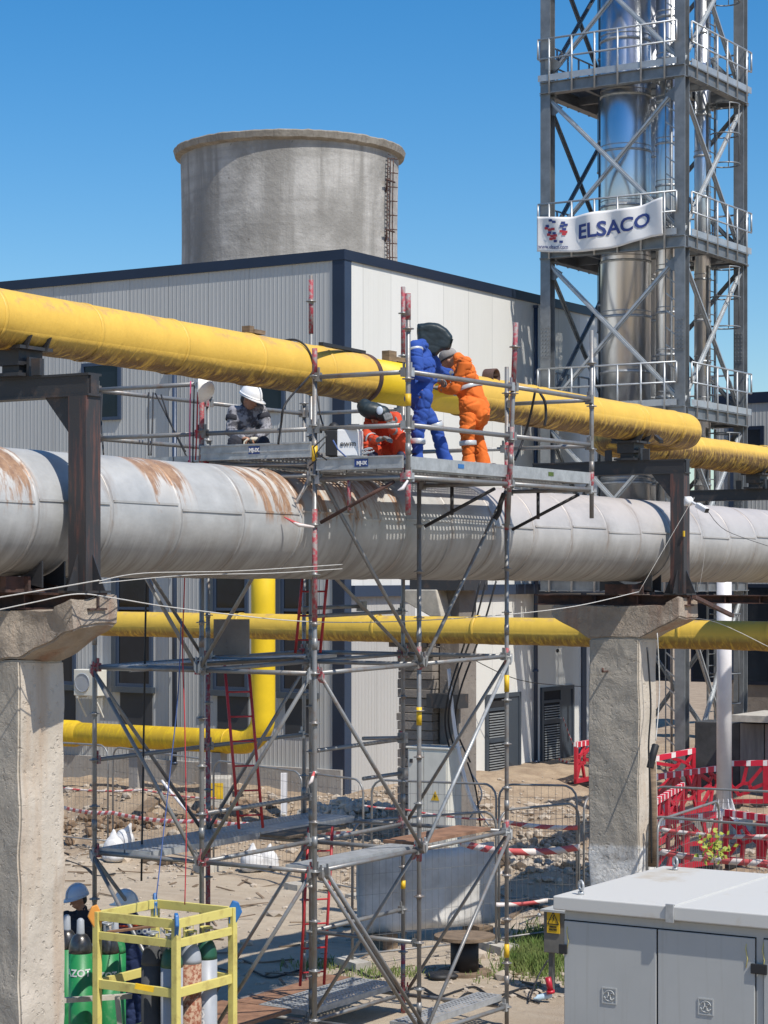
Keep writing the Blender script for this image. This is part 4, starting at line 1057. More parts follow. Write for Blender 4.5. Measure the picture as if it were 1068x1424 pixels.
# cable bundle leaning on the column
def cable(pts, r, name, mat, label, cat, n=6, sub=6):
    """smooth (Catmull-Rom) cord through the given points"""
    P_ = [pts[0]]+list(pts)+[pts[-1]]; out = []
    for i in range(1, len(P_)-2):
        for k in range(sub):
            t = k/sub; p0, p1, p2, p3 = P_[i-1], P_[i], P_[i+1], P_[i+2]
            out.append(.5*((2*p1)+(p2-p0)*t+(2*p0-5*p1+4*p2-p3)*t*t+(3*p1-p0-3*p2+p3)*t**3))
    out.append(P_[-2])
    o = MB().path(out, r, n).build(name, mat); tag(o, label, cat); return o
for i, (x0, x1, x2) in enumerate(((668, 625, 590), (676, 630, 597), (690, 640, 606))):
    cable([P(x0, 808, 39.2), P((x0+x1)/2+4, 880, 39.2), P(x1, 960, 39.2), P(x1-6, 1010, 39.4), P(x1+6+i*4, 1060, 39.6)], .018, 'cable', M['black'], ['black cable nearest the brick column', 'middle black cable drooping beside the brick column', 'outermost black cable hanging right of the brick column'][i], 'cable')
cable([P(624, 930, 39.3), P(632, 1010, 39.3), P(648, 1090, 39.3), P(662, 1130, 39.4)], .035, 'conduit', M['whitepl'], 'pale plastic conduit running down beside the brick column to the ground', 'conduit')
for i, (a_, b_, c_) in enumerate((((655, 1075), (670, 1105), (652, 1140)), ((650, 1060), (662, 1100), (668, 1150)), ((640, 1070), (655, 1110), (680, 1148)))):
    cable([P(*a_, 39.6), P(*b_, 39.6), P(*c_, 39.8)], .016, 'cable', M['cylgrey'] if i != 1 else M['black'], ['grey cable loop low beside the white cabinet', 'black cable loop low beside the white cabinet', 'grey cable trailing on the ground right of the white cabinet'][i], 'cable')

# ============================================================ SCAFFOLD
SA = [18.4, 20.48, 22.5]; SB = [12.29, 13.73, 15.19]
def sz(i, lv): return -3.04+(lv+3.04)*(1.016+.012*i)
def node(i, j, lv): return W(SA[i], SB[j], sz(i, lv))
scf = thing('scaffold', W(20.4, 13.7, -5.35), 'tall tubular scaffold built around the grey pipe with a railed welding deck on top', 'scaffold')
TR = .0255
def standard(p_of, z0, z1, bands=(), mat='galvd', redtop=None, redlow=None):
    g = MB(); a = p_of(z0); b = p_of(z1); g.tube(a, b, TR, 12)
    zz = -5.04
    ls = [-5.04+.5*k for k in range(20)]
    for lv in ls:
        if z0+.05 < lv < z1-.05:
            q = p_of(lv); g.tube(q-Z*.005, q+Z*.005, .06, 14); g.tube(q-Z*.03, q+Z*.02, TR+.005, 12)
        if abs((lv+5.04) % 2) < .01 and z0+.5 < lv+.32 < z1: q = p_of(lv+.30); g.tube(q-Z*.06, q+Z*.06, TR+.004, 12)
    o = g.build('standard', M[mat], scf)
    for (c, zc, h) in bands:
        q = p_of(zc); MB().tube(q-Z*h/2, q+Z*h/2, TR+.0055, 12).build('paint_band', M[c], o)
    if redtop: MB().tube(p_of(redtop), p_of(z1)+Z*.002, TR+.003, 12).build('red_end', M['redpost'], o)
    if redlow: MB().tube(p_of(redlow[0]), p_of(redlow[1]), TR+.003, 12).build('red_section', M['redpost'], o)
    q = p_of(z0)
    if z0 < -5: MB().box(q-Z*.0, .075, .075, .006).build('base_plate', M['galvd'], o)
    return o
def pf(i, j): return lambda lv: node(i, j, lv)
gb = -5.33
standard(pf(0, 0), gb, 2.24, [('yellowlab', 1.18, .16), ('yellowlab', -5.0+.2, .1)], redtop=1.98, redlow=(-.55, .62))
standard(pf(0, 1), gb, 2.15, redlow=(.8, 2.1)); standard(pf(0, 2), gb, 2.1)
standard(pf(1, 0), gb, 1.0, [('yellowlab', -1.6, .2), ('redpost', -3.04, .25)], redlow=(-1.1, -.85)); standard(pf(1, 1), gb, 3.25, [('yellowlab', 1.3, .1)], redlow=(2.6, 3.2)); standard(pf(1, 2), gb, 2.1, redlow=(-5.3, -1.1))
standard(pf(2, 0), gb, 2.26, [('yellowlab', -1.35, .2), ('redpost', -1.04, .2), ('redpost', -3.0, .2), ('yellowlab', -4.4, .16)], redlow=(.4, 1.4)); standard(pf(2, 1), gb, 3.27, [('yellowlab', -3.75, .1)], redtop=2.35, redlow=(-5.3, -4.4)); standard(pf(2, 2), gb, 2.1)
BO = 11.17
standard(lambda lv: W(SA[0], BO, lv), .60, 2.81, [('yellowlab', 1.75, .12)], redtop=2.55, redlow=(.60, 1.05))
standard(lambda lv: W(SA[1]-.0, BO-.0, lv)+V*(-.045*(lv-.6)), .55, 2.72, redtop=2.05, redlow=(.9, 1.6))
standard(lambda lv: W(SA[2], BO, lv+.0), .66, 2.84, redlow=(.95, 1.25))
def tube_(name, p, q, mat='galvd', r=.025, ends=True):
    p = Vector(p); q = Vector(q); d = (q-p).normalized(); g = MB(); g.tube(p+d*.05, q-d*.05, r, 10)
    o = g.build(name, M[mat], scf)
    if ends:
        for s, c in ((1, p), (-1, q)):
            e = MB()
            e.box(c+d*s*.045, .028, .03, .045, d, Z.cross(d).normalized() if abs(d.z) < .98 else U, Z); e.box(c+d*s*.05+Z*.05, .008, .012, .05, d, Z.cross(d).normalized() if abs(d.z) < .98 else U, Z)
            e.build('wedge_head', M[mat if mat != 'galvd' else rnd.choice(['galvd']*5+['galv']*3+['redpost']*2)], o)
    return o
for lv in (-5.04, -3.04, -1.04, .96):
    for j in range(3):
        for i in range(2):
            if lv == .96 and j == 2 and False: continue
            tube_('ledger', node(i, j, lv), node(i+1, j, lv))
    for i in range(3):
        for j in range(2): tube_('transom', node(i, j, lv), node(i, j+1, lv))
tube_('ledger', node(1, 1, -2.04), node(2, 1, -2.04)); tube_('ledger', node(1, 2, -2.04), node(2, 2, -2.04)); tube_('ledger', node(0, 1, -2.54), node(1, 1, -2.54)); tube_('ledger', node(0, 2, -2.04), node(1, 2, -2.04))
tube_('ledger', node(1, 1, -4.04), node(2, 1, -4.04)); tube_('transom', node(1, 0, -4.04), node(1, 1, -4.04)); tube_('ledger', node(1, 1, -.54), node(2, 1, -.54)); tube_('transom', node(0, 1, -1.04)-Z*.0+U*.3, node(0, 2, -1.04)+U*.3, ends=False)
def brc(p, q, off, mat='galvd'): tube_('diagonal_brace', p+off*.055, q+off*.055, mat, .0215)
for k, (z0, z1) in enumerate(((-5.04, -3.04), (-3.04, -1.04), (-1.04, .96))):
    # front face
    fo = -V
    if k == 0: brc(node(0, 0, z1), node(1, 0, z0), fo); brc(node(2, 0, z1), node(1, 0, z0), fo); brc(node(0, 0, z1)+U*.12, node(1, 0, z0)+U*.12, fo)
    if k == 1: brc(node(0, 0, z1), node(1, 0, z0), fo); brc(node(2, 0, z1), node(1, 0, z0), fo, 'galv')
    if k == 2: brc(node(0, 0, z1), node(1, 0, z0), fo); brc(node(2, 0, z1), node(1, 0, z0), fo)
    # back face
    brc(node(0, 2, z1), node(1, 2, z0), V)
    # cross faces
    brc(node(0, 2, z1), node(0, 1, z0), -U); brc(node(0, 0, z1), node(0, 1, z0), -U)
    if k != 2: brc(node(2, 0, z1), node(2, 1, z0), U); brc(node(1, 0 if k == 0 else 1, z1), node(1, 1 if k == 0 else 2, z0), -U)
    if k == 0: brc(node(1, 1, z1), node(2, 1, z0), V); brc(node(1, 1, z1), node(1, 2, z0), -U)
    if k == 2: brc(node(0, 0, .7)+V*.75+U*.1, node(2, 1, z0)-U*.0, -V)
# top guard rails
def O(i, z): return W(SA[i], BO, z)+(V*(-.045*(z-.6)) if i == 1 else V*0)
for z in (1.5, 2.03):
    tube_('guard_rail', O(0, z), O(1, z)); tube_('guard_rail', O(1, z), O(2, z+.01))
    tube_('guard_rail', W(SA[0], SB[0], z), O(0, z)); tube_('guard_rail', W(SA[2], SB[0], z), O(2, z))
    tube_('guard_rail', W(SA[0], SB[2], z), W(SA[1], SB[2], z)); tube_('guard_rail', W(SA[1], SB[2], z), W(SA[2], SB[2], z))
    tube_('guard_rail', W(SA[0], SB[2], z), W(SA[0], SB[1], z-.0)); tube_('guard_rail', W(SA[2], SB[2], z), W(SA[2], SB[1], z))
    if z < 2: tube_('guard_rail', W(SA[0], SB[1], z), W(SA[0], SB[0], z)); tube_('guard_rail', W(SA[2], SB[1], z), W(SA[2], SB[0], z))
# bracket ledgers under the cantilever and their struts
for i in range(3):
    zb_ = .98 if i == 0 else .99
    tube_('bracket', W(SA[i], SB[0], zb_), O(i, zb_))
    tube_('bracket_strut', W(SA[i], SB[0]-.03, .52), W(SA[i], BO+.12, .96), 'steel_rusty' if i == 0 else 'steel_dark', .02, False)
    MB().tube(W(SA[i], SB[0]-.42, .66), W(SA[i], SB[0]-.42, .97), .02, 8).build('bracket_post', M['redpost' if i < 1 else 'steel_dark'], scf)
    tube_('transom', W(SA[i], SB[0], 1.20-.06), W(SA[i], SB[1], 1.16), r=.02)
tube_('ledger', O(0, .98), O(1, .985)); tube_('ledger', O(1, .985), O(2, .99))
# steel deck planks, punched with rows of drain holes
def plank(a0, a1, b0, b1, zt, holes=True, mat='galv', h=.07, along='a'):
    g = MB(); L = a1-a0; Wd = b1-b0
    if holes:
        nu = int((L-.06)/.07); nv = int((Wd-.05)/.052); su = (L-.06)/nu; sv = (Wd-.05)/nv; hu, hv = su*.23, sv*.26
        g.uv(a0, a0+.03, b0, b1, zt-.003, zt); g.uv(a1-.03, a1, b0, b1, zt-.003, zt)
        g.uv(a0+.03, a1-.03, b0, b0+.025, zt-.003, zt); g.uv(a0+.03, a1-.03, b1-.025, b1, zt-.003, zt)
        for i in range(nu):
            for j in range(nv):
                x0 = a0+.03+i*su; x1 = x0+su; y0 = b0+.025+j*sv; y1 = y0+sv; cx_ = (x0+x1)/2; cy_ = (y0+y1)/2
                o_ = [W(x, y, zt) for x, y in ((x0, y0), (x1, y0), (x1, y1), (x0, y1))]; q_ = [W(cx_+dx*hu, cy_+dy*hv, zt) for dx, dy in ((-1, -1), (1, -1), (1, 1), (-1, 1))]
                g.add(o_+q_, [(0, 1, 5, 4), (1, 2, 6, 5), (2, 3, 7, 6), (3, 0, 4, 7)])
    else: g.uv(a0, a1, b0, b1, zt-.004, zt)
    g.uv(a0, a1, b0, b0+.003, zt-h, zt-.004); g.uv(a0, a1, b1-.003, b1, zt-h, zt-.004); g.uv(a0, a1, b0+.003, b0+.03, zt-h, zt-h+.003); g.uv(a0, a1, b1-.03, b1-.003, zt-h, zt-h+.003)
    g.uv(a0, a0+.003, b0+.003, b1-.003, zt-h+.01, zt-.004); g.uv(a1-.003, a1, b0+.003, b1-.003, zt-h+.01, zt-.004)
    return g.build('deck_plank', M[mat], scf, clean=False)
for i in range(2):
    a0, a1 = SA[i]+.01, SA[i+1]-.01
    for k in range(3): plank(a0, a1, BO+.03+k*.36, BO+.37+k*.36, 1.115+.01*i)
    for k in range(4): plank(a0, a1, SB[0]+.06+k*.345, SB[0]+.385+k*.345, 1.27+.01*i)
    for k in range(2): plank(a0, a1, SB[1]+.05+k*.345, SB[1]+.375+k*.345, 1.27+.01*i)
for i in range(2):
    MB().uv(SA[i]+.02, SA[i+1]-.02, BO-.0, BO+.028, 1.06, 1.19).build('toe_board', M['galv'], scf)
# folded end profiles (channel faces) seen on the near sides
g = MB()
g.uv(SA[0]-.045, SA[0]-.015, SB[0]+.02, SB[1]-.02, 1.21, 1.37); g.uv(SA[0]-.06, SA[0]-.045, SB[0]+.02, SB[1]-.02, 1.355, 1.37); g.uv(SA[0]-.06, SA[0]-.045, SB[0]+.02, SB[1]-.02, 1.21, 1.225); g.uv(SA[0]-.052, SA[0]-.045, SB[0]+.02, SB[1]-.02, 1.28, 1.295)
tb = g.build('toe_board', M['galv'], scf)
g = MB(); g.uv(SA[0]-.045, SA[0]-.015, BO+.04, SB[0]-.05, 1.07, 1.2); g.uv(SA[0]-.06, SA[0]-.045, BO+.04, SB[0]-.05, 1.185, 1.2); g.uv(SA[0]-.055, SA[0]-.045, BO+.04, SB[0]-.05, 1.07, 1.085)
tb2 = g.build('toe_board', M['galv'], scf)
bmid = b_at(357, SA[0]); o = MB().uv(SA[0]-.05, SA[0]-.0455, bmid-.07, bmid+.07, 1.262, 1.345).build('label_plate', M['bluelab'], tb)
text('MJ-IX', .055, W(SA[0]-.054, bmid+.06, 1.285), -V, Z, M['white'], 'lettering', tb, .002)
bmid = b_at(507, SA[0]); o = MB().uv(SA[0]-.05, SA[0]-.0455, bmid-.07, bmid+.09, 1.095, 1.175).build('label_plate', M['bluelab'], tb2)
text('MJ-IX', .052, W(SA[0]-.054, bmid+.06, 1.115), -V, Z, M['white'], 'lettering', tb2, .002)
for (px, aa) in ((641, None), (766, None)):
    a_ = a_at(px, BO); MB().uv(a_-.06, a_+.06, BO-.005, BO-.001, 1.11, 1.155).build('label_plate', M['blue' if px < 700 else 'leaf'], scf)
# lower decks
for i in range(2):
    plank(SA[i]+.01, SA[i+1]-.01, SB[2]-.40, SB[2]-.06, -2.98, True); plank(SA[i]+.01, SA[i+1]-.01, SB[2]-.76, SB[2]-.42, -2.98, i == 0)
plank(SA[0]+.01, SA[1]-.01, SB[0]+.05, SB[0]+.37, -2.99, False); 
o = MB().uv(SA[1]+.05, SA[2]-.3, SB[0]+.05, SB[0]+.5, -3.0, -2.965).build('board', M['plywood'], scf)
o = MB().uv(SA[1]-.3, SA[1]+.9, SB[1]+.1, SB[1]+.5, -2.99, -2.96).build('board', M['wood'], scf)
for i in range(2): plank(SA[i]+.01, SA[i+1]-.01, SB[2]-.5, SB[2]-.16, -.98, True)
o = MB().uv(SA[0]+.3, SA[1]+.2, SB[1]+.2, SB[1]+.5, -.98, -.95).build('board', M['wood'], scf)
for k in range(2): plank(SA[1]+.01, SA[2]-.01, SB[1]+.06+k*.35, SB[1]+.39+k*.35, -4.98, True)
plank(SA[1]+.01, SA[2]-.01, SB[1]+.76, SB[1]+1.1, -4.98, False, 'plywood')
plank(SA[1]+.01, SA[2]-.01, SB[0]+.06, SB[0]+.39, -4.98, True)
MB().uv(SA[0]+.2, SA[1]-.1, SB[1]+.2, SB[1]+1.2, -5.0, -4.96).build('board', M['plywood'], scf)
# square plate tied to the mid rails
o = MB().box(P(322, 886, 24.0), .20, .01, .20, Vector((1, .0, 0)), Vector((0, 1, 0))).build('sign_plate', M['farconc'], scf)
# loose tubes poking out behind
for (p, q) in (((420, 846), (503, 843)), ((505, 632+395), (560, 1026)), ((505, 1083), (560, 1075))):
    g = MB(); g.tube(P(*p, 25.4), P(*q, 25.9), .024, 10); g.box(P(*q, 25.9), .04, .05, .06); g.build('loose_tube', M['galvd'], scf)

# red ladders
def ladder(p0, p1, w, label, n=None):
    p0 = Vector(p0); p1 = Vector(p1); d = (p1-p0).normalized(); s = Vector((.94, .34, 0)).normalized(); L = (p1-p0).length
    t = thing('ladder', p0, label, 'ladder', 'red ladders inside the scaffold')
    for k in (-1, 1): MB().tube(p0+s*(k*w/2), p1+s*(k*w/2), .017, 8).build('rail', M['red'], t)
    n = int(L/.28)
    for i in range(n): q = p0+d*(.15+i*.28); MB().tube(q-s*w/2, q+s*w/2, .011, 6).build('rung', M['red'], t)
ladder(P(349, 1152, 24.4), P(329, 925, 24.4), .28, 'red ladder between the middle and lower decks, left part of the scaffold')
ladder(P(428, 908, 24.8), P(440, 780, 24.8), .30, 'short red ladder section directly below the grey pipe')
ladder(P(434, 1370, 24.9), P(446, 1150, 24.9), .29, 'red ladder standing at the foot of the scaffold')
# ============================================================ TRANSFORMER KIOSK
KA, KB, KZ = 17.98, 9.33, -3.0
kt = thing('transformer_kiosk', W(KA+1.2, KB-2.3, -5.35), 'large light grey electrical kiosk with flat pale roof and lifting eyes, lower right', 'kiosk')
KE, KF = 20.45, 4.2
MB().uv(KA+.09, KE-.09, KF+.09, KB-.075, -5.35, KZ-.14).build('housing', M['kiosk'], kt, bevel=.012)
sm = b_at(932, KA)
MB().uv(KA, KE, sm+.008, KB, KZ-.13, KZ).build('roof_panel', M['kioskroof'], kt, bevel=.012)
MB().uv(KA, KE, KF, sm-.008, KZ-.13, KZ).build('roof_panel', M['kioskroof'], kt, bevel=.012)
MB().uv(KA+.03, KE-.03, sm-.035, sm+.035, KZ+.001, KZ+.012).build('roof_seam', M['kioskroof'], kt)
MB().uv(KA-.02, KA-.002, sm-.04, sm+.04, KZ-.15, KZ+.02).build('seam_clip', M['galv'], kt, bevel=.004)
KD = KA+.09
def kdoor(x0, x1, hinge=None, emb=None):
    bL, bR = b_at(x0, KD), b_at(x1, KD) if x1 < 1100 else b_at(x0, KD)-.95
    d = MB().uv(KD-.022, KD-.002, bR+.008, bL-.008, -5.2, KZ-.235).build('door', M['kiosk'], kt, bevel=.006)
    g = MB(); g.uv(KD-.003, KD-.0005, bR-.0, bL+.0, -5.21, KZ-.225); g.build('gap_seal', M['dark'], d)
    if hinge:
        for z in (KZ-.5, -4.7):
            g = MB(); bb = bL if hinge == 'L' else bR
            g.uv(KD-.045, KD-.023, bb-.045, bb+.04, z-.045, z+.045); g.build('hinge', M['black'], d, bevel=.006)
    if emb:
        bc = b_at(emb, KD); zc = KZ-.89
        g = MB(); s = .075
        for (q0, q1, w0, w1) in ((-s, s, s-.012, s), (-s, s, -s, -s+.012), (-s, -s+.012, -s+.012, s-.012), (s-.012, s, -s+.012, s-.012)): g.uv(KD-.030, KD-.023, bc+q0, bc+q1, zc+w0, zc+w1)
        N_ = 20
        for (c0, r_, t0, t1) in ((0, .05, 20, 170), (0, .05, 200, 350)):
            g.path([W(KD-.027, bc+r_*math.cos(R(t0+(t1-t0)*k/N_)), zc+r_*math.sin(R(t0+(t1-t0)*k/N_))) for k in range(N_+1)], .006, 5)
        g.path([W(KD-.027, bc+x, zc+z) for x, z in ((.03, .03), (.01, .035), (.012, -.005), (-.012, .005), (-.012, -.035), (-.032, -.03))], .007, 5)
        g.path([W(KD-.027, bc+x, zc+z) for x, z in ((-.035, .02), (-.018, .028), (-.02, -.0))], .006, 5); g.path([W(KD-.027, bc+x, zc+z) for x, z in ((.035, -.02), (.018, -.028), (.02, 0))], .006, 5)
        g.build('emblem', M['kiosk'], d)
kdoor(785, 915, 'L', 849); kdoor(915, 1052, 'R', 983); kdoor(1062, 1300, 'L')
for bb in (8.2,):
    pass
def eye(a, b, label=None):
    g = MB(); c = W(a, b, KZ+.085); g.tube(W(a, b, KZ), W(a, b, KZ+.03), .03, 12)
    g.path([c+(V*.8+U*.6)*(.045*math.cos(t))+Z*(.045*math.sin(t)) for t in [2*math.pi*k/16 for k in range(16)]], .013, 8, closed=True); g.build('lifting_eye', M['galv'], kt)
eye(KA+.2, b_at(808, KA+.2)); eye(KE-.25, b_at(939, KE-.25))
for bb in (KB-.12, b_at(1044, KD)+.03, b_at(1060, KD)-.02):
    g = MB(); g.path([W(KD-.012, bb, KZ-.26), W(KD-.03, bb+.006, KZ-.33), W(KD-.03, bb-.012, KZ-.42), W(KD-.026, bb+.004, KZ-.5)], .004, 5); g.build('earth_wire', M['rackyel'], kt)

# meter box beside the kiosk
am, bm_ = AB(765, 27.6)
mt_ = thing('meter_box', W(am, bm_-.3, -5.35), 'grey meter box on legs with a yellow high-voltage sign, left of the kiosk', 'meter box')
bL = b_at(756, am); zt = zpy(1268, 27.6); zb = zpy(1325, 27.6)
MB().uv(am, am+.3, bL-.62, bL, zb, zt).build('box', M['steel_post'] if False else simple('meter_grey', (.17, .165, .15), .5), mt_, bevel=.008)
MB().uv(am-.04, am+.33, bL-.65, bL+.03, zt+.002, zt+.03).build('lid', M['kiosk'], mt_)
for bb in (bL-.08, bL-.5): MB().uv(am+.04, am+.1, bb-.03, bb+.03, -5.5, zb).build('leg', simple('leg_grey', (.13, .13, .12), .5), mt_)
g = MB(); g.ell(W(am-.02, bL+.05, zt-.05), .03, .03, .03); g.build('knob', M['galv'], mt_)
bs0 = b_at(778, am-.02); bs1 = b_at(760.5, am-.02); zs0, zs1 = zpy(1297, 27.6), zpy(1265.5, 27.6)
sg = MB().uv(am-.018, am-.006, bs0, bs1, zs0, zs1).build('warning_sign', M['yellowlab'], mt_)
bc = (bs0+bs1)/2; hw = (bs1-bs0)/2; zm_ = zs0+(zs1-zs0)*.40
tri = [(bc-hw*.85, zm_), (bc+hw*.85, zm_), (bc, zs1-.02)]
g = MB()
for i in range(3):
    (b0_, z0_), (b1_, z1_) = tri[i], tri[(i+1) % 3]; g.bar(W(am-.021, b0_, z0_), W(am-.021, b1_, z1_), .005, .010, Z if i == 0 else Z)
g.build('triangle', M['black'], sg)
g = MB(); h = zs1-zm_
pts = [(.006, .72), (-.012, .42), (.0, .44), (-.006, .14), (.014, .48), (.002, .46), (.014, .72)]
g.prism([W(am-.0195, bc-x*1.3, zm_+z*h) for x, z in pts], -U*.003); g.build('bolt_symbol', M['black'], sg)
text('PERICOL', .03, W(am-.0195, bc, zm_-.045), -V, Z, M['black'], 'lettering', sg, .001, align='CENTER', sx=.9)
text('ELECTRIC', .03, W(am-.0195, bc, zm_-.08), -V, Z, M['black'], 'lettering', sg, .001, align='CENTER', sx=.85)

# ============================================================ WHITE CABINET, BOARD, DRUM
ac, bc_ = AB(600, 39.4); x0b, x1b = b_at(567, ac), b_at(623, ac); zt = zpy(1042, 39.4)
wc = thing('electrical_cabinet', W(ac, bc_, -5.35), 'tall white electrical cabinet with a small yellow warning triangle in front of the brick column', 'cabinet')
MB().uv(ac, ac+.5, x1b, x0b, -5.5, zt).build('casing', M['cream'], wc, bevel=.01)
MB().uv(ac-.03, ac+.53, x1b-.03, x0b+.03, zt+.002, zt+.04).build('lid', M['cream'], wc, bevel=.01)
bm2 = (x0b+x1b)/2+.08
MB().uv(ac-.018, ac-.002, bm2+.008, x0b-.03, -5.3, zt-.05).build('door', M['cream'], wc, bevel=.004)
MB().uv(ac-.018, ac-.002, x1b+.03, bm2-.008, -5.3, zt-.05).build('door', M['cream'], wc, bevel=.004)
MB().uv(ac-.035, ac-.019, x0b-.12, x0b-.06, zt-.26, zt-.19).build('latch', M['steel_dark'], wc)
bt = b_at(606, ac); zt2 = zpy(1106, 39.4)
wt = MB().prism([W(ac-.021, bt-.09, zt2-.09), W(ac-.021, bt+.09, zt2-.09), W(ac-.021, bt, zt2+.09)], -U*.004).build('warning_triangle', M['yellowlab'], wc)
g = MB(); g.prism([W(ac-.026, bt-x, zt2-.06+z) for x, z in ((.0, .1), (-.02, .04), (-.004, .045), (-.01, .0), (.02, .06), (.004, .055))], -U*.003); g.build('bolt_symbol', M['black'], wt)

def stand(px0, px1, D0, D1, y0):
    return
q0 = P(503, 1290, 30.9); q1 = P(692, 1290, 31.9)
q0.z = gh(q0.x, q0.y)+.22; q1.z = gh(q1.x, q1.y)+.22
d = (q1-q0); L = d.length; dn = d.normalized(); nn = Z.cross(dn)
bdn = thing('concrete_slab', q0, 'pale weathered slab standing on edge behind the wire fence under the scaffold', 'slab')
g = MB(); N_ = 24; vs = []
for j in range(9):
    for i in range(N_+1):
        z = 1.2*j/8*(1-.06*math.sin(i/N_*3.0)); off = .04*noise.noise(Vector((i*.3, j*.3, 0)))+.1*j/8
        vs.append(q0+dn*(L*i/N_)+Z*z+nn*off)
g.add(vs, [(j*(N_+1)+i, j*(N_+1)+i+1, (j+1)*(N_+1)+i+1, (j+1)*(N_+1)+i) for j in range(8) for i in range(N_)], True)
o = g.build('slab_body', simple('slab_weathered', (.66, .64, .60), .8, 0, 0, 1.4, .3, 20, c2=(.40, .38, .35)), bdn); md = o.modifiers.new('s', 'SOLIDIFY'); md.thickness = .1
for f_ in (.15, .85): MB().box(q0.lerp(q1, f_)-Z*.12, .12, .25, .13, dn, nn).build('bearer', M['wood'], bdn)

D_ = 28.9; base = GP(646, D_)
t = thing('cable_drum', base, 'wooden cable drum standing on its flange like a table below the scaffold', 'cable drum')
MB().lathe(base+Z*.47, Z, [(0, .41), (.045, .41)], 36, False).build('flange', M['wood'], t)
MB().lathe(base+Z*.0, Z, [(0, .36), (.04, .36)], 36, False).build('flange', M['wood'], t)
MB().lathe(base+Z*.04, Z, [(0, .19), (.43, .19)], 28).build('core', M['black'], t)
g = MB(); 
for k in range(9):
    c = GP(610+k*6, 28.3+.1*k)+Z*.04; g.ell(c+Vector((rnd.uniform(-.1, .1), rnd.uniform(-.2, .2), 0)), .14, .1, .05)
o = g.build('black_sheeting', M['black']); tag(o, 'crumpled black plastic sheeting at the foot of the cable drum', 'plastic sheet')

# ============================================================ SITE FENCES
def fence(p0, p1, label, hgt=2.0, base=None):
    p0 = Vector(p0); p1 = Vector(p1); t = thing('fence_panel', (p0+p1)/2, label, 'fence', 'wire mesh site fence panels')
    d = (p1-p0); L = d.length; d.normalize(); r = .019; c = .22
    pts = [p0+Z*.05, p0+Z*(hgt-c)]+[p0+d*(c-c*math.cos(R(q)))+Z*(hgt-c+c*math.sin(R(q))) for q in (25, 50, 75, 90)]
    pts += [p1-d*(c-c*math.cos(R(q)))+Z*(hgt-c+c*math.sin(R(q))) for q in (90, 75, 50, 25)]+[p1+Z*(hgt-c), p1+Z*.05]
    g = MB(); g.path(pts, r, 8); g.tube(p0+Z*.18, p1+Z*.18, r*.8, 6); g.build('frame', M['galvd'], t)
    g = MB(); n = int(L/.105)
    for i in range(1, n):
        x = L*i/n; top = hgt-.02 if c < x < L-c else hgt-.1
        g.tube(p0+d*x+Z*.18, p0+d*x+Z*top, .0028, 3, caps=False)
    for z in (.42, .7, .98, 1.26, 1.54, 1.8): g.tube(p0+Z*z, p1+Z*z, .0032, 3, caps=False)
    g.build('wire_mesh', M['galvd'], t, clean=False)
    for p in (p0, p1): MB().box(p+Z*.05, .12, .3, .07, d, Z.cross(d), Z).build('foot_block', M['concl'], t)
    return t
F_ = [(28, 42.6, 150, 41.2, 'mesh fence panel behind the left column'), (157, 41.1, 292, 39.0, 'mesh fence panel starting at the left pair of white sacks'), (297, 38.9, 420, 37.0, 'mesh fence panel behind the red ladder'), (425, 36.9, 505, 35.9, 'narrow mesh fence panel left of the white cabinet'),
      (517, 35.8, 690, 34.6, 'mesh fence panel in front of the white cabinet'), (694, 34.6, 802, 34.4, 'mesh fence panel before the louvred doors'), (490, 29.4, 690, 30.6, 'near mesh fence panel in front of the pale slab'), (694, 30.7, 805, 31.6, 'near mesh fence panel left of the right column'),
      (905, 34.2, 1090, 33.2, 'rear mesh fence panel among the red barriers'), (900, 29.8, 1100, 28.7, 'front mesh fence panel behind the kiosk roof'), (914, 29.4, 1000, 32.4, 'slanting mesh fence panel by the leafy plant'), (812, 32.0, 900, 34.4, 'mesh fence panel hidden mostly behind the right column')]
for (x0, d0, x1, d1, lb) in F_: fence(GP(x0, d0), GP(x1, d1), lb)

# ============================================================ RED PLASTIC BARRIERS
def barrier(x0, d0, x1, d1, label, seed):
    p0, p1 = GP(x0, d0), GP(x1, d1); t = thing('plastic_barrier', (p0+p1)/2, label, 'barrier', 'red plastic barriers')
    d = p1-p0; L = d.length; d.normalize(); nrm = Z.cross(d); q = random.Random(seed)
    g = MB()
    def B(x0_, z0_, x1_, z1_, w=.09): g.bar(p0+d*x0_+Z*z0_, p0+d*x1_+Z*z1_, .05, w, nrm.cross((d*(x1_-x0_)+Z*(z1_-z0_)).normalized()))
    g.box(p0+d*L/2+Z*.12, L/2, .03, .05, d, nrm, Z)
    n = max(1, round(L/1.0)); w = L/n
    for i in range(n+1): g.box(p0+d*min(max(i*w, .05), L-.05)+Z*.5, .05 if i in (0, n) else .07, .035, .42, d, nrm, Z)
    for i in range(n):
        c = (i*w+w*q.uniform(.3, .7), q.uniform(.36, .64)); m = 6
        rim = [(i*w+.05, .9), (i*w+w*.5, .9), ((i+1)*w-.05, .9), ((i+1)*w-.05, .5), ((i+1)*w-.05, .12), (i*w+w*.5, .12), (i*w+.05, .12), (i*w+.05, .5)]
        mid = [(c[0]+w*q.uniform(.10, .24)*math.cos(R(135-45*k)), c[1]+q.uniform(.08, .2)*math.sin(R(135-45*k))) for k in range(8)]
        for k in range(8):
            if q.random() < .72: B(*rim[k], *mid[k], .075)
            B(*mid[k], *mid[(k+1) % 8], .07)
    g.build('lattice_panel', M['redpl'], t)
    MB().box(p0+d*L/2+Z*.96, L/2, .038, .06, d, nrm, Z).build('top_band', M['stripe'], t)
    for x in (.25, L-.25): MB().box(p0+d*x+Z*.035, .05, .28, .035, d, nrm, Z).build('foot', M['black'], t)
barrier(800, 49.5, 826, 50.5, 'red barrier showing left of the right column', 1)
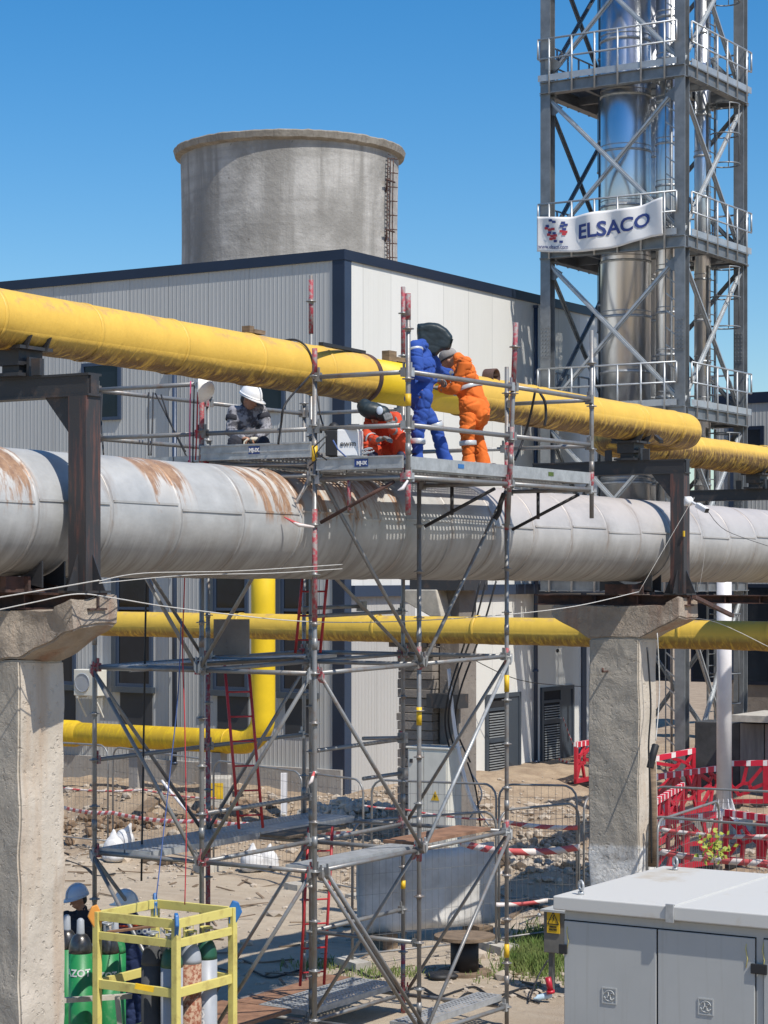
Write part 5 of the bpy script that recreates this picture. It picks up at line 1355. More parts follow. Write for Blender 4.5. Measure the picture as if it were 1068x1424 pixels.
barrier(902, 48.5, 966, 49.3, 'farthest red barrier in front of the tower leg', 2)
barrier(905, 44.6, 1002, 46.6, 'red barrier directly left of the white pole', 3)
barrier(1012, 47.5, 1120, 47.0, 'red barrier behind the white pole at right', 4)
barrier(1006, 39.2, 1110, 38.2, 'nearest red barrier at the right edge', 5)
barrier(905, 38.0, 1000, 39.0, 'red barrier behind the mesh fence left of the leafy plant', 6)
barrier(905, 41.5, 950, 43.5, 'short red barrier set edge-on beside the right column', 7)
# dark wall block
aa, bb = AB(966, 49.7); bd_ = b_at(1029, aa)
t = thing('block_wall', W(aa, bb-1, -5), 'dark grey panelled block behind the white pole', 'block')
MB().uv(aa, aa+.8, bd_, bb, -5.4, zpy(1003, 49.7)).build('panel', M['soot'], t, bevel=.02)
for k in range(4): MB().uv(aa-.03, aa+.8, bd_-.6*(k+1)+.01, bd_-.6*k-.01, -5.4, zpy(1003, 49.7)).build('panel', simple('grey_sheet_%d' % k, (.2+.03*(k % 2), .2, .205), .6, 0, .4, 2, st=(3, 3, .4)), t, bevel=.02)
MB().uv(aa-.5, aa+1.5, bb-3.2, bb-1.1, zpy(1001, 49.7)+.03, zpy(992, 49.7)+.03).build('white_slab', M['concl'], t)
# fallen sack by barriers
def sack(px, D, w, h, label, tilt=0, grp=None, dz=0):
    b = GP(px, D)+Z*dz; g = MB()
    g.ell(b+Z*h*.38, w*.5, w*.42, h*.42, n=12, m=9); g.caps(b+Z*h*.6+Vector((tilt*.3, 0, 0)), w*.3, b+Z*h*.95+Vector((tilt, 0, 0)), w*.09)
    g.ell(b+Z*h*.18, w*.54, w*.46, h*.2, n=12, m=8)
    t = organic(g, 'white_sack', M['sack'], None, .025, 4, .018, 6, px)
    tag(t, label, 'sack', grp); return t
G_ = 'white sacks weighting the fence'
sack(158, 40.0, .42, .62, 'left white sack of the pair at the fence foot', .0, G_); sack(173, 40.9, .40, .60, 'right white sack of the pair at the fence foot', .12, G_)
sack(350, 38.6, .42, .52, 'left white sack under the scaffold deck', .02, G_); sack(372, 38.8, .40, .50, 'right white sack under the scaffold deck', .05, G_); 
sack(930, 46.0, .5, .45, 'white sack slumped among the red barriers', -.35, None)

# ============================================================ TAPE
def tape(pts, label, w=.075):
    out = []
    for i in range(len(pts)-1):
        a, b = Vector(pts[i]), Vector(pts[i+1]); sag = (b-a).length*.025
        for k in range(12): t = k/12; out.append(a.lerp(b, t)-Z*(sag*4*t*(1-t)))
    out.append(Vector(pts[-1])); g = MB(); vs = []
    for i, p in enumerate(out):
        tw = .25*math.sin(i*.5+len(label)); up = (Z*math.cos(tw)+Vector((.2, 1, 0)).normalized()*math.sin(tw))*w/2; vs += [p-up, p+up]
    g.add(vs, [(2*i, 2*i+2, 2*i+3, 2*i+1) for i in range(len(out)-1)], True)
    o = g.build('barrier_tape', M['tape']); md = o.modifiers.new('s', 'SOLIDIFY'); md.thickness = .002; tag(o, label, 'barrier tape', 'red and white barrier tapes')
tape([P(88, 1123, 42.2), P(155, 1130, 41), P(292, 1141, 38.9), P(345, 1146, 38)], 'long red and white tape on the left fence')
tape([P(345, 1146, 38), P(420, 1153, 37), P(505, 1158, 36)], 'red and white tape below the lower deck boards')
tape([P(88, 1096, 43.5), P(200, 1098, 43), P(300, 1110, 42)], 'thin red and white tape by the dirt bank', .04)
tape([P(702, 1143, 34.2), P(804, 1151, 34)], 'upper red and white tape left of the right column')
tape([P(640, 1172, 31), P(706, 1184, 30.6), P(806, 1178, 31.4)], 'lower red and white tape left of the right column', .1)
tape([P(690, 1258, 30.2), P(762, 1252, 30.6)], 'short red and white tape beside the meter box', .06)
tape([P(916, 1153, 29.7), P(1075, 1163, 28.9)], 'upper red and white tape behind the kiosk roof', .06)
tape([P(916, 1184, 29.7), P(1075, 1200, 28.9)], 'lower red and white tape behind the kiosk roof', .09)
tape([P(505, 1120, 38.5), P(560, 1125, 38.3), P(700, 1140, 37.5)], 'thin red and white tape crossing the white cabinet', .035)
tape([P(783, 998, 53.6), P(797, 1035, 53), P(806, 1052, 52)], 'red and white tape hanging from the right louvred door', .07)
tape([P(777, 1056, 53.0), P(790, 1060, 52.6), P(798, 1085, 52.2)], 'red and white tape trailing over the door step', .07)

# ============================================================ YARD CLUTTER
def plank_thing(p, q, w, h, label, mat='wood', name='timber_plank', cat='timber'):
    p = Vector(p); q = Vector(q); p.z = gh(p.x, p.y)+h/2+.01; q.z = gh(q.x, q.y)+h/2+.01
    o = MB().bar(p, q, w, h).build(name, M[mat], bevel=.004); tag(o, label, cat); return o
plank_thing(P(180, 0, 43.6), P(216, 0, 44.6), .3, .09, 'dark timber pallet on the dirt bank, left end'); plank_thing(P(225, 0, 43.8), P(266, 0, 43.3), .25, .16, 'dark timber beam stack near the pedestal', 'wood')
plank_thing(P(205, 0, 40.2), P(240, 0, 39.9), .4, .10, 'short dark board lying on the ground beyond the lower deck')
plank_thing(P(700, 0, 33), P(732, 0, 35), .08, .05, 'thin timber lath lying on rubble left of the right column'); plank_thing(P(640, 0, 36), P(700, 0, 36.8), .05, .05, 'pale pipe lying on rubble by the white cabinet', 'whitepl', 'plastic_pipe', 'pipe')
plank_thing(P(350, 0, 43.4), P(375, 0, 42.2), .2, .1, 'short timber beside the yellow-marked block')
b = GP(303, 43.9)
t = thing('painted_block', b, 'concrete block with a yellow painted patch near the low pipe bend', 'block')
MB().box(b+Z*.27, .27, .3, .32, Vector((1, 0, 0)), Vector((0, 1, 0))).build('block_body', M['concl'], t, bevel=.03); MB().box(b+Z*.32+Vector((-.02, -.304, 0)), .15, .003, .16, Vector((1, 0, 0)), Vector((0, 1, 0))).build('yellow_patch', M['yellowlab'], t)
b = GP(395, 42.5); o = MB().box(b+Z*.4, .06, .1, .45, Vector((1, 0, 0)), Vector((0, 1, 0))).build('marker_post', M['whitepl']); tag(o, 'white square marker post beside the low pipe bend', 'post')
cable([GP(225, 44.4)+Z*.5, GP(250, 43.8)+Z*.25, GP(268, 43.4)+Z*.05], .03, 'plastic_pipe', M['whitepl'], 'white plastic pipe leaning near the concrete pedestal', 'pipe')
# hoses and cables on the ground near the drum
for i, (x0, dx, D, lb) in enumerate(((560, 200, 27.6, 'black cable snaking over the ground to the meter box'), (590, 160, 27.2, 'second black cable on the ground below the meter box'), (350, 190, 28.9, 'black hose lying across the shaded ground under the scaffold'))):
    cable([GP(x0+dx*k/8, D+.35*math.sin(k*2.1+i))+Z*.02 for k in range(9)], .014, 'cable', M['black'], lb, 'cable')
cable([GP(x, D)+Z*.015 for x, D in ((92, 40), (120, 39.2), (135, 38.6), (160, 38.9))], .02, 'hose', M['black'], 'black hose on the ground beside the left column', 'hose')
cable([GP(735, 26.9)+Z*.03, GP(748, 27.4)+Z*.25, GP(762, 27.5)+Z*.45], .012, 'cable', M['black'], 'black cable rising to the meter box', 'cable')
g = MB(); p = GP(762, 27.0)+Z*.32; g.tube(p, p+Vector((.03, 0, -.16)), .04, 12); g.tube(p+Vector((.03, 0, -.16)), p+Vector((.035, 0, -.2)), .055, 12)
o = g.build('power_plug', M['redpl']); tag(o, 'red industrial plug hanging under the meter box', 'plug')
g = MB(); p = GP(742, 27.0)+Z*.05; dd = Vector((.9, .3, .15)).normalized(); g.lathe(p, dd, [(0, .015), (.03, .015), (.06, .04), (.22, .042), (.24, .035)], 14)
o = g.build('plastic_bottle', simple('clear_pet', (.5, .65, .75), .15)); tag(o, 'crushed clear plastic bottle on the ground by the meter box', 'bottle')
# broken plaster by the door
g = MB()
for k in range(14):
    c = W(a_at(690, BW)+rnd.uniform(-1.0, 1.2), BW-.45-rnd.uniform(0, .25), -5.3+rnd.uniform(0, .6)); g.add([c+Matrix.Rotation(k, 3, 'Z') @ (v*rnd.uniform(.06, .16)) for v in iv], ifc)
o = g.build('broken_plaster', M['concl']); tag(o, 'crumbled white plaster at the foot of the left louvred door', 'rubble', kind='stuff')

# grass and the leafy plant
def tuft(regions, n, hmin, hmax, label):
    g = MB()
    for k in range(n):
        (px, D, sx, sd) = regions[k % len(regions)]
        X = (px-534)/3000*D+rnd.gauss(0, sx); Y = D+rnd.gauss(0, sd); p = Vector((X, Y, gh(X, Y)-.01)); h = rnd.uniform(hmin, hmax); t = rnd.uniform(0, 6.28); l = Vector((math.cos(t), math.sin(t), 0)); w = rnd.uniform(.005, .011)
        s = Vector((-l.y, l.x, 0))*w; le = rnd.uniform(.1, .6)*h
        g.add([p-s, p+s, p+l*le*.4+Z*h*.6+s*.7, p+l*le+Z*h, p+l*le*.4+Z*h*.6-s*.7], [(0, 1, 2, 3, 4)])
    o = g.build('grass_patch', M['grass'], clean=False); tag(o, label, 'grass', kind='stuff')
tuft([(748, 30.0, .20, .7), (755, 31.3, .16, .5), (740, 29.4, .22, .35)], 2800, .05, .24, 'green grass growing beside the meter box')
tuft([(505, 29.0, .22, .3), (440, 29.6, .2, .2), (700, 28.8, .3, .3), (560, 28.9, .2, .2)], 900, .03, .12, 'sparse low weeds along the foot of the near fence')
b = P(993, 1225, 27.8); b.z = gh(b.x, b.y)
t = thing('leafy_plant', b, 'young yellow-green leafy plant in front of the fence above the kiosk roof', 'plant')
top = P(993, 1180, 27.8); MB().path([b, b.lerp(top, .5)+Vector((.03, 0, 0)), top], .012, 6).build('stem', M['wood'], t)
g = MB()
for k in range(90):
    c = top+Vector((rnd.gauss(0, .11), rnd.gauss(0, .1), rnd.gauss(0.02, .09))); d = Vector((rnd.gauss(0, 1), rnd.gauss(0, 1), rnd.gauss(.2, .6))).normalized(); s = d.orthogonal().normalized()*.028; L = .08
    g.add([c, c+d*L*.5+s, c+d*L, c+d*L*.5-s], [(0, 1, 2, 3)])
g.build('leaves', M['leafy'], t, clean=False)

# wooden post leaning on the right column + hook
o = MB().path([P(907, 1205, 29.0), P(908, 1120, 29.0), P(907, 1060, 29.0)], [.06, .055, .05], 8).build('timber_post', M['wood']); tag(o, 'weathered timber post standing against the right column', 'post')
cable([P(912, 1036, 28.9), P(908, 1050, 28.85), P(904, 1068, 28.85)], .05, 'rubber_hose', M['black'], 'short black hose end tied to the timber post', 'hose')
cable([P(900, 900, 28.6), P(905, 980, 28.6), P(902, 1040, 28.6), P(905, 1110, 28.7), P(906, 1200, 28.8)], .012, 'cable', M['black'], 'thin black cable running down the right column', 'cable')
cable([P(914, 880, 29.6), P(917, 960, 29.6), P(912, 1030, 29.3)], .008, 'cord', M['rope'], 'thin pale cord hanging along the right column', 'cord')
g = MB(); hk = W(27.1, b_at(845, 27.1), zpy(938, 29)); g.tube(hk+U*.05, hk-U*.16, .015, 8); g.tube(hk-U*.16, hk-U*.15+Z*.05, .015, 8); o = g.build('steel_hook', M['steel_rusty']); tag(o, 'rusty steel hook sticking out of the right column face', 'hook')

# ============================================================ GAS CYLINDER RACK
RA, RB2, RW, RD = 17.0, 13.0, 1.0, .95; RT = -3.4
rk = thing('cylinder_rack', W(RA+.5, RB2+.5, -5.35), 'pale yellow steel rack holding grey gas cylinders at lower left', 'rack')
def post(a, b): MB().uv(a-.035, a+.035, b-.035, b+.035, -5.33, RT).build('post', M['rackyel'], rk, bevel=.004)
for a in (RA, RA+RD):
    for b in (RB2, RB2+RW): post(a, b)
for z, h in ((RT-.045, .045), (RT-.24, .04), (RT-.73, .045), (RT-1.3, .045), (-5.28, .045)):
    for a in (RA, RA+RD):
        if z == RT-.24 and a > RA: continue
        MB().uv(a-.02, a+.02, RB2+.036, RB2+RW-.036, z-h, z+h).build('rail', M['rackyel'], rk, bevel=.003)
    for b in (RB2, RB2+RW):
        if b > RB2 and z == RT-.24: continue
        MB().uv(RA+.036, RA+RD-.036, b-.02, b+.02, z-h, z+h).build('rail', M['rackyel'], rk, bevel=.003)
MB().uv(RA+.036, RA+RD-.036, RB2+RW-.02, RB2+RW+.02, -5.3, -5.2)
MB().uv(RA, RA+RD, RB2, RB2+RW, -5.345, -5.33).build('floor_plate', M['steel_rusty'], rk)
for (a, b, m) in ((RA, RB2+RW, 'orange'), (RA, RB2, 'blue'), (RA+RD, RB2, 'blue'), (RA+RD, RB2+RW, 'blue')):
    c = W(a, b, RT-.03); g = MB(); e = (U*(1 if a > RA else -1)*.7+V*(1 if b > RB2 else -1)*.7)
    pts = [c-Z*.16+e*.02, c-Z*.02+e*.10, c+Z*.08+e*.06, c+Z*.10, c+Z*.0-e*.05, c-Z*.14-e*.04]; nn2 = e.cross(Z).normalized()
    g.prism([p-nn2*.02 for p in pts], nn2*.04); g.build('lifting_lug', M[m], rk, bevel=.01)
def cylinder(a, b, body, shoulder, label, h=1.62, r=.112, cap='valve', txt=None, tdir=None, z0=-5.325, collar=None, grp='gas cylinders'):
    base = W(a, b, z0); t = thing('gas_cylinder', base, label, 'gas cylinder', grp)
    hb = h-.2
    MB().lathe(base, Z, [(0, r*.9), (.02, r), (hb, r)], 28).build('body', M[body], t)
    prof = [(hb, r)]+[(hb+.2*math.sin(R(q)), r*(.28+.72*math.cos(R(q)))) for q in range(12, 91, 13)]
    MB().lathe(base, Z, prof, 28).build('shoulder', M[shoulder], t)
    if cap == 'cap': MB().lathe(base+Z*(h-.01), Z, [(0, .045), (.02, .042), (.15, .038), (.17, .02), (.175, .001)], 20).build('valve_cap', M['cylgrey'], t)
    else:
        g = MB(); g.lathe(base+Z*(h-.01), Z, [(0, .02), (.06, .02), (.08, .012), (.1, .012)], 14); g.tube(base+Z*(h+.04), base+Z*(h+.04)+Vector((.06, -.03, 0)), .014, 10); g.tube(base+Z*(h+.09), base+Z*(h+.11), .035, 14)
        g.build('valve', M['galv'], t)
        g = MB(); 
        for k in range(3): q = 2.09*k; g.bar(base+Z*(h-.03)+Vector((.055*math.cos(q), .055*math.sin(q), 0)), base+Z*(h+.12)+Vector((.06*math.cos(q), .06*math.sin(q), 0)), .02, .008)
        g.path([base+Z*(h+.12)+Vector((.06*math.cos(q*.4), .06*math.sin(q*.4), 0)) for q in range(16)], .009, 6, closed=True); g.build('valve_guard', M[collar or 'cylgrey'], t)
    if txt:
        s, sz_, vert, zz_, ang0 = txt
        bo = [o_ for o_ in t.children if o_.name.startswith('body')][0]
        cu = bpy.data.curves.new('l', 'FONT'); cu.body = s; cu.size = sz_; cu.resolution_u = 2; cu.offset = .003; cu.align_x = 'CENTER'
        o_ = bpy.data.objects.new('l', cu); COL.objects.link(o_); me = evaluated(o_); bpy.data.objects.remove(o_)
        bm = bmesh.new(); bm.from_mesh(me); bmesh.ops.triangulate(bm, faces=bm.faces); bmesh.ops.subdivide_edges(bm, edges=[e for e in bm.edges if e.calc_length() > .03], cuts=1); bmesh.ops.triangulate(bm, faces=bm.faces); bm.to_mesh(me); bm.free()
        for v in me.vertices:
            x, y = (v.co.x, v.co.y) if not vert else (-v.co.y, v.co.x)
            an = ang0+x/r; v.co = base+Vector(((r+.003)*math.sin(an), -(r+.003)*math.cos(an), zz_+y))-ORG[t.name]
        me.materials.clear(); me.materials.append(M['white']); o2 = bpy.data.objects.new('lettering', me); COL.objects.link(o2); o2.parent = bo; ORG[o2.name] = ORG[t.name].copy()
    return t
M['steelsh'] = simple('bare_steel_shoulder', (.14, .135, .13), .3, .8, .4, 14)
for (a, b, bo, sh_, lb, tx) in ((RA+.14, RB2+.16, 'cylgrey', 'greend', 'grey cylinder with dark green shoulder nearest the blue front lug of the rack', ('AG', .12, False, .72, -.05)), (RA+.42, RB2+.14, 'cylrust', 'cylgrey', 'heavily rusted cylinder in the rack between two grey ones', None), (RA+.70, RB2+.15, 'cylgrey', 'greend', 'grey cylinder with dark green shoulder at the right end of the rack', ('ARGON', .12, True, .80, -.1)),
        (RA+.16, RB2+.42, 'soot', 'soot', 'dark grey cylinder in the shade behind the front post of the rack', None), (RA+.45, RB2+.42, 'cylgrey', 'soot', 'grey cylinder in the second row of the rack', None), (RA+.74, RB2+.42, 'cylgrey', 'greend', 'green-shouldered cylinder at the back right of the rack', None)):
    cylinder(a, b, bo, sh_, lb, txt=tx, collar='rackyel' if a > RA+.4 else None)
o = MB().bar(W(RA+.1, RB2+RW-.05, RT-.22), W(RA+.3, RB2+.35, RT-.12), .1, .02).build('timber_lath', M['plywood']); tag(o, 'red-brown lath laid across the cylinder rack', 'timber')
o = MB().bar(P(188, 1371, 21.0), P(214, 1376, 21.0), .04, .05).build('ratchet_strap', M['yellowlab']); tag(o, 'small yellow ratchet buckle tied to the cylinder rack', 'ratchet strap')
# green cylinders to the left, each standing beside the rack
def gcyl(px, ytop, D, body, sh_, lb, cap, txt=None, r=.115, dz=0):
    a, b = AB(px, D); top = zpy(ytop, D); h = 1.5; cylinder(a, b, body, sh_, lb, h=h, r=r, cap=cap, txt=txt, z0=top-h-(.16 if cap == 'cap' else 0))
gcyl(112, 1277, 22.6, 'green', 'steelsh', 'bright green gas cylinder with grey cap and white lettering beside the left column', 'cap', ('AZOT', .105, False, 1.07, -.12), r=.125)
gcyl(150, 1299, 22.9, 'green', 'steelsh', 'faded green gas cylinder with white lettering behind the rack post', 'valve', ('AZOT', .095, False, 1.05, -.1), r=.118)
gcyl(160, 1279, 23.6, 'green', 'green', 'pale green gas cylinder left of the man in navy', 'cap', r=.118)
gcyl(93, 1272, 23.2, 'green', 'steelsh', 'green gas cylinder half hidden by the left column', 'cap')
g = MB(); g.bar(P(88, 1391, 22.2), P(182, 1385, 22.6), .06, .05); g.bar(P(163, 1386, 22.3), P(168, 1440, 22.3), .05, .05)
o = g.build('cylinder_cradle', M['concl']); tag(o, 'pale timber cradle bar across the green cylinders', 'cradle')

# ============================================================ THINGS ON THE DECK
t = thing('welding_machine', P(480, 637, 22.0), 'white and black welding machine with small lettering on the deck', 'welding machine')
c = P(487, 617, 22.05); X_ = Vector((.985, -.17, 0)); Y_ = Vector((.17, .985, 0))
MB().box(c, .108, .16, .138, X_, Y_).build('casing', M['white'], t, bevel=.012)
MB().box(c-X_*.17+Z*.0+Y_*.0, .06, .15, .132, X_, Y_).build('front_panel', M['black'], t, bevel=.01)
g = MB(); g.path([c+Z*.135-X_*.02, c+Z*.19-X_*.02, c+Z*.19+X_*.09, c+Z*.135+X_*.09], .012, 6); g.ell(c-X_*.17+Z*.16, .06, .08, .06); g.build('handle', M['black'], t)
text('ewm', .085, c-Y_*.165-X_*.075-Z*.035, X_, Z, M['black'], 'lettering', t, .0, .002)
for i, pts in enumerate(([(452, 615), (440, 630), (455, 640)], [(455, 605), (436, 622), (440, 640), (430, 648)], [(463, 612), (470, 625), (482, 636)])):
    g = MB(); g.path([P(x, y, 21.85) for x, y in pts], .008, 6); g.build('lead', M['black'] if i < 2 else M['ropeb'], t)
g = MB(); 
for k in range(3): g.path([P(508+k*3+6*math.cos(q*.5), 628+3*math.sin(q*.5)-k, 22.1) for q in range(12)], .008, 5)
o = g.build('coiled_lead', M['cylgrey']); tag(o, 'pale coiled welding lead on the deck beside the white machine', 'cable')
g = MB(); g.box(c+Z*.165+X_*.03, .06, .05, .025, X_, Y_); o = g.build('glove', M['cylgrey']); tag(o, 'grey work glove lying on the welding machine', 'glove')
# hard hat hung on the left scaffold post
def hardhat(g, c, f, u, r=.135):
    s = f.cross(u).normalized(); vs = []; n = 24; m = 8
    for i in range(m+1):
        ph = math.pi/2*i/m
        for k in range(n):
            q = 2*math.pi*k/n; rr = math.sin(ph); ridge = 1+.03*(abs(math.sin(q)) < .25)*(1 if i > 0 else 1)
            vs.append(c+u*(r*1.08*math.cos(ph)*ridge)+f*(r*1.12*rr*math.cos(q))+s*(r*rr*math.sin(q)*.95))
    for k in range(n):
        q = 2*math.pi*k/n; e = .012+(.055*max(0, math.cos(q))**1.5)
        vs.append(c+u*(-.012)+f*((r*1.12+e)*math.cos(q))+s*((r*.95+e*.7)*math.sin(q)))
    for k in range(n):
        q = 2*math.pi*k/n; e = .012+(.055*max(0, math.cos(q))**1.5)
        vs.append(c+u*(-.02)+f*((r*1.12+e-.004)*math.cos(q))+s*((r*.95+e*.7-.004)*math.sin(q)))
    fs = [(i*n+k, i*n+(k+1) % n, (i+1)*n+(k+1) % n, (i+1)*n+k) for i in range(m+2) for k in range(n)]
    g.add(vs, fs, True)
g = MB(); hardhat(g, P(281, 541, 22.6), Z, Vector((1, -.15, .0)).normalized(), .12)
o = g.build('hard_hat', M['hatwhite']); md = o.modifiers.new('s', 'SOLIDIFY'); md.thickness = .004; tag(o, 'white hard hat hung sideways on the red scaffold post', 'helmet')
# bags / ropes on the left guard rails
for i, (p, q, m_) in enumerate((([265, 530], [264, 645], 'ropep'), ([270, 535], [268, 645], 'black'), ([275, 545], [272, 640], 'roper'))):
    cable([P(*p, 22.7), P(p[0]-1, (p[1]+q[1])/2, 22.7), P(*q, 22.7)], .008, 'cord', M[m_], ['pink cord hanging on the left deck post', 'black cord hanging on the left deck post', 'red cord hanging on the left deck post'][i], 'cord')
for i, pts in enumerate(([(207, 546), (206, 590), (207, 633)], [(213, 546), (212, 590), (210, 633)], [(216, 547), (240, 595), (262, 640)], [(224, 549), (238, 590), (258, 628)], [(142, 545), (141, 590), (144, 632)])):
    cable([P(x, y, 24.4-.3*k) for k, (x, y) in enumerate(pts)], .009, 'cord', M['black'], ['black cord tied on the left guard rail, left of a close pair', 'black cord tied on the left guard rail, right of a close pair', 'long slanting black cord from the left guard rail', 'short slanting black cord from the left guard rail', 'dark cord beside the steel frame post'][i], 'cord')
g = MB(); g.ell(P(214, 546, 24.3), .05, .03, .05); g.ell(P(268, 541, 22.6), .05, .04, .07); 
# hoses over the yellow pipe
def over(a, pts, D, lb, r=.012):
    top = [W(a+.02*k, 13.0-(RY+.02)*math.sin(R(t_)), zy(a)+(RY+.02)*math.cos(R(t_))) for k, t_ in enumerate((-20, 15, 45, 80, 100))]
    cable(top+[P(x, y, D) for x, y in pts], r, 'hose', M['black'], lb, 'hose')
over(18.95, [(398, 560), (391, 590), (387, 618)], 21.9, 'thin black hose looped over the yellow pipe above the seated worker')
cable([P(441, 548, 22.3), P(446, 580, 22.2), P(453, 602, 22.1)], .009, 'hose', M['black'], 'black lead dropping to the welding machine', 'hose')
cable([P(748, 541, 24.3), P(752, 548, 24.2), P(758, 560, 24.2), P(759, 580, 24.2), P(757, 592, 24.2)], .016, 'hose', M['black'], 'thick black hose end hanging on the right guard rail', 'hose')
cable([P(744, 545, 24.2), P(738, 575, 24.3), P(728, 610, 24.4), P(716, 640, 24.3)], .014, 'hose', M['black'], 'black hose slanting down inside the right guard rails', 'hose')
g = MB(); g.bar(P(690, 672, 24.6), P(712, 790, 24.6), .001, .001)
# chain-like black tie under the deck
cable([P(701, 686, 24.5), P(696, 700, 24.5), P(694, 712, 24.5), P(688, 722, 24.5)], .03, 'cable', M['black'], 'bunched black cable tied under the right bracket', 'cable', 6)
# ropes going down
cable([P(207, 640, 23.9)]+[P(205-k*1.2, 700+k*75, 23.9) for k in range(8)], .012, 'rope', M['black'], 'long black rope hanging in the left bay of the scaffold', 'rope')
cable([P(262, 640, 22.3), P(257, 800, 22.2), P(254, 900, 22.2), P(257, 1010, 22.1), P(259, 1150, 22.0), P(257, 1258, 21.9)], .0065, 'rope', M['roper'], 'thin red rope hanging down to the cylinder rack', 'rope')
cable([P(252, 860, 22.2), P(248, 960, 22.2), P(238, 1060, 22.2), P(225, 1180, 22), P(217, 1250, 21.9)], .0065, 'rope', M['ropeb'], 'thin blue rope hanging down to the cylinder rack', 'rope')
# white wires strung past the columns
cable([P(-20, 834, 18.5), P(60, 820.5, 18.5), P(138, 807, 18.5)], .006, 'wire', M['rope'], 'upper white wire tied to the left frame post, left stretch', 'wire')
cable([P(138, 808, 18.5), P(200, 797, 19.4), P(330, 794, 20.5), P(476, 785, 21.6)], .004, 'wire', M['rope'], 'thin white wire crossing the grey pipe, upper of two', 'wire')
cable([P(138, 811, 18.5), P(260, 800, 20), P(380, 797, 20.8), P(476, 791, 21.6)], .004, 'wire', M['rope'], 'thin white wire crossing the grey pipe, lower of two', 'wire')
cable([P(-20, 852, 18.4), P(50, 837, 18.4), P(108, 826, 18.5), P(160, 832, 18.9), P(250, 846, 20), P(420, 864, 22.0), P(560, 864, 25), P(700, 855, 26.2), P(800, 843, 27), P(888, 823, 28.3)], .0055, 'wire', M['rope'], 'long sagging white wire from the left column to the right column', 'wire')
cable([P(888, 824, 28.4), P(960, 700, 29.3), P(962, 700, 29.3)], .0025, 'wire', M['rope'], 'thin wire from the right column up to the camera', 'wire')
cable([P(968, 706, 29.3), P(980, 760, 29.4), P(972, 820, 29.4)], .002, 'wire', M['rope'], 'thin wire hanging below the camera', 'wire')
cable([P(914, 868, 30), P(985, 862, 33), P(1070, 900, 34)], .006, 'wire', M['rope'], 'pale wire over the crossing yellow pipe at right', 'wire')
cable([P(636, 905, 50), P(720, 945, 50.5), P(812, 955, 52)], .01, 'wire', M['black'], 'thin dark wire sagging along the white wall', 'wire')
cable([P(985, 712, 29.4), P(1010, 738, 30), P(1070, 760, 31)], .004, 'wire', M['black'], 'thin dark wire over the grey pipe right of the camera', 'wire')
# surveillance camera on the right frame post
c0 = W(27.3, 12.13, 0); c0.z = P(0, 697, 29.5).z
t = thing('security_camera', c0, 'white security camera on the right steel frame post', 'security camera')
q = P(958, 697, 29.35)
g = MB(); g.tube(q-Vector((.06, 0, 0)), q+Vector((.02, 0, 0)), .065, 18); g.ell(q+Vector((.02, 0, 0)), .04, .065, .065); g.build('mount', M['white'], t)
d = (P(986, 712, 29.0)-P(966, 700, 29.2)).normalized(); q2 = P(966, 700, 29.2)
g = MB(); g.tube(q+Vector((.02, 0, 0)), q2+d*.08, .018, 10); g.build('arm', M['white'], t)
g = MB(); g.bar(q2+d*.05, q2+d*.24, .075, .07); o = g.build('body', M['white'], t, bevel=.01); g = MB(); g.bar(q2+d*.241, q2+d*.25, .065, .06); g.build('lens', M['black'], t)
# small yellow tag on the post
o = MB().uv(27.27, 27.3, 12.13, 12.148, zpy(746, 29.5), zpy(738, 29.5)).build('yellow_tag', M['yellowlab']); tag(o, 'small yellow tag on the right steel frame post', 'tag')
# ribbons of tape knotted on scaffold posts
for i, (x, y, D, dx, dy) in enumerate(((437, 733, 21.9, -42, -14), (567, 668, 21.4, -14, 14), (437, 1073, 21.9, -8, 18))):
    g = MB(); p = P(x, y, D-.05); e_ = P(x+dx, y+dy, D-.1); md_ = p.lerp(e_, .5)-Z*.03; g.path([p, md_, e_], [.012, .022, .006], 5)
    o = g.build('tape_ribbon', M['tape'] if i != 1 else M['flap']); tag(o, ['red and white ribbon knotted on the front post beside the rusty sheet', 'white ribbon knotted on the hanging red post end', 'red and white ribbon knotted low on the front post'][i], 'barrier tape')

# small scattered debris
g = MB()
for k in range(520):
    D = rnd.uniform(28, 46); X = rnd.uniform(-.155, .17)*D; a, b = X*S_+D*C_, -X*C_+D*S_
    if (a > 38 and b > 24.5) or (a > 29 and rnd.random() < .15) or (a < 29 and rnd.random() < .55): continue
    th_ = rnd.uniform(0, 3.14); L = rnd.uniform(.05, .35); q = Vector((math.cos(th_), math.sin(th_), rnd.uniform(-.1, .15))).normalized()
    c = Vector((X, D, gh(X, D)+.02)); g.bar(c-q*L, c+q*L, rnd.uniform(.01, .05), rnd.uniform(.008, .02))
o = g.build('scattered_debris', M['wood'], clean=False); tag(o, 'splinters, laths and offcuts scattered over the broken ground', 'debris', kind='stuff')

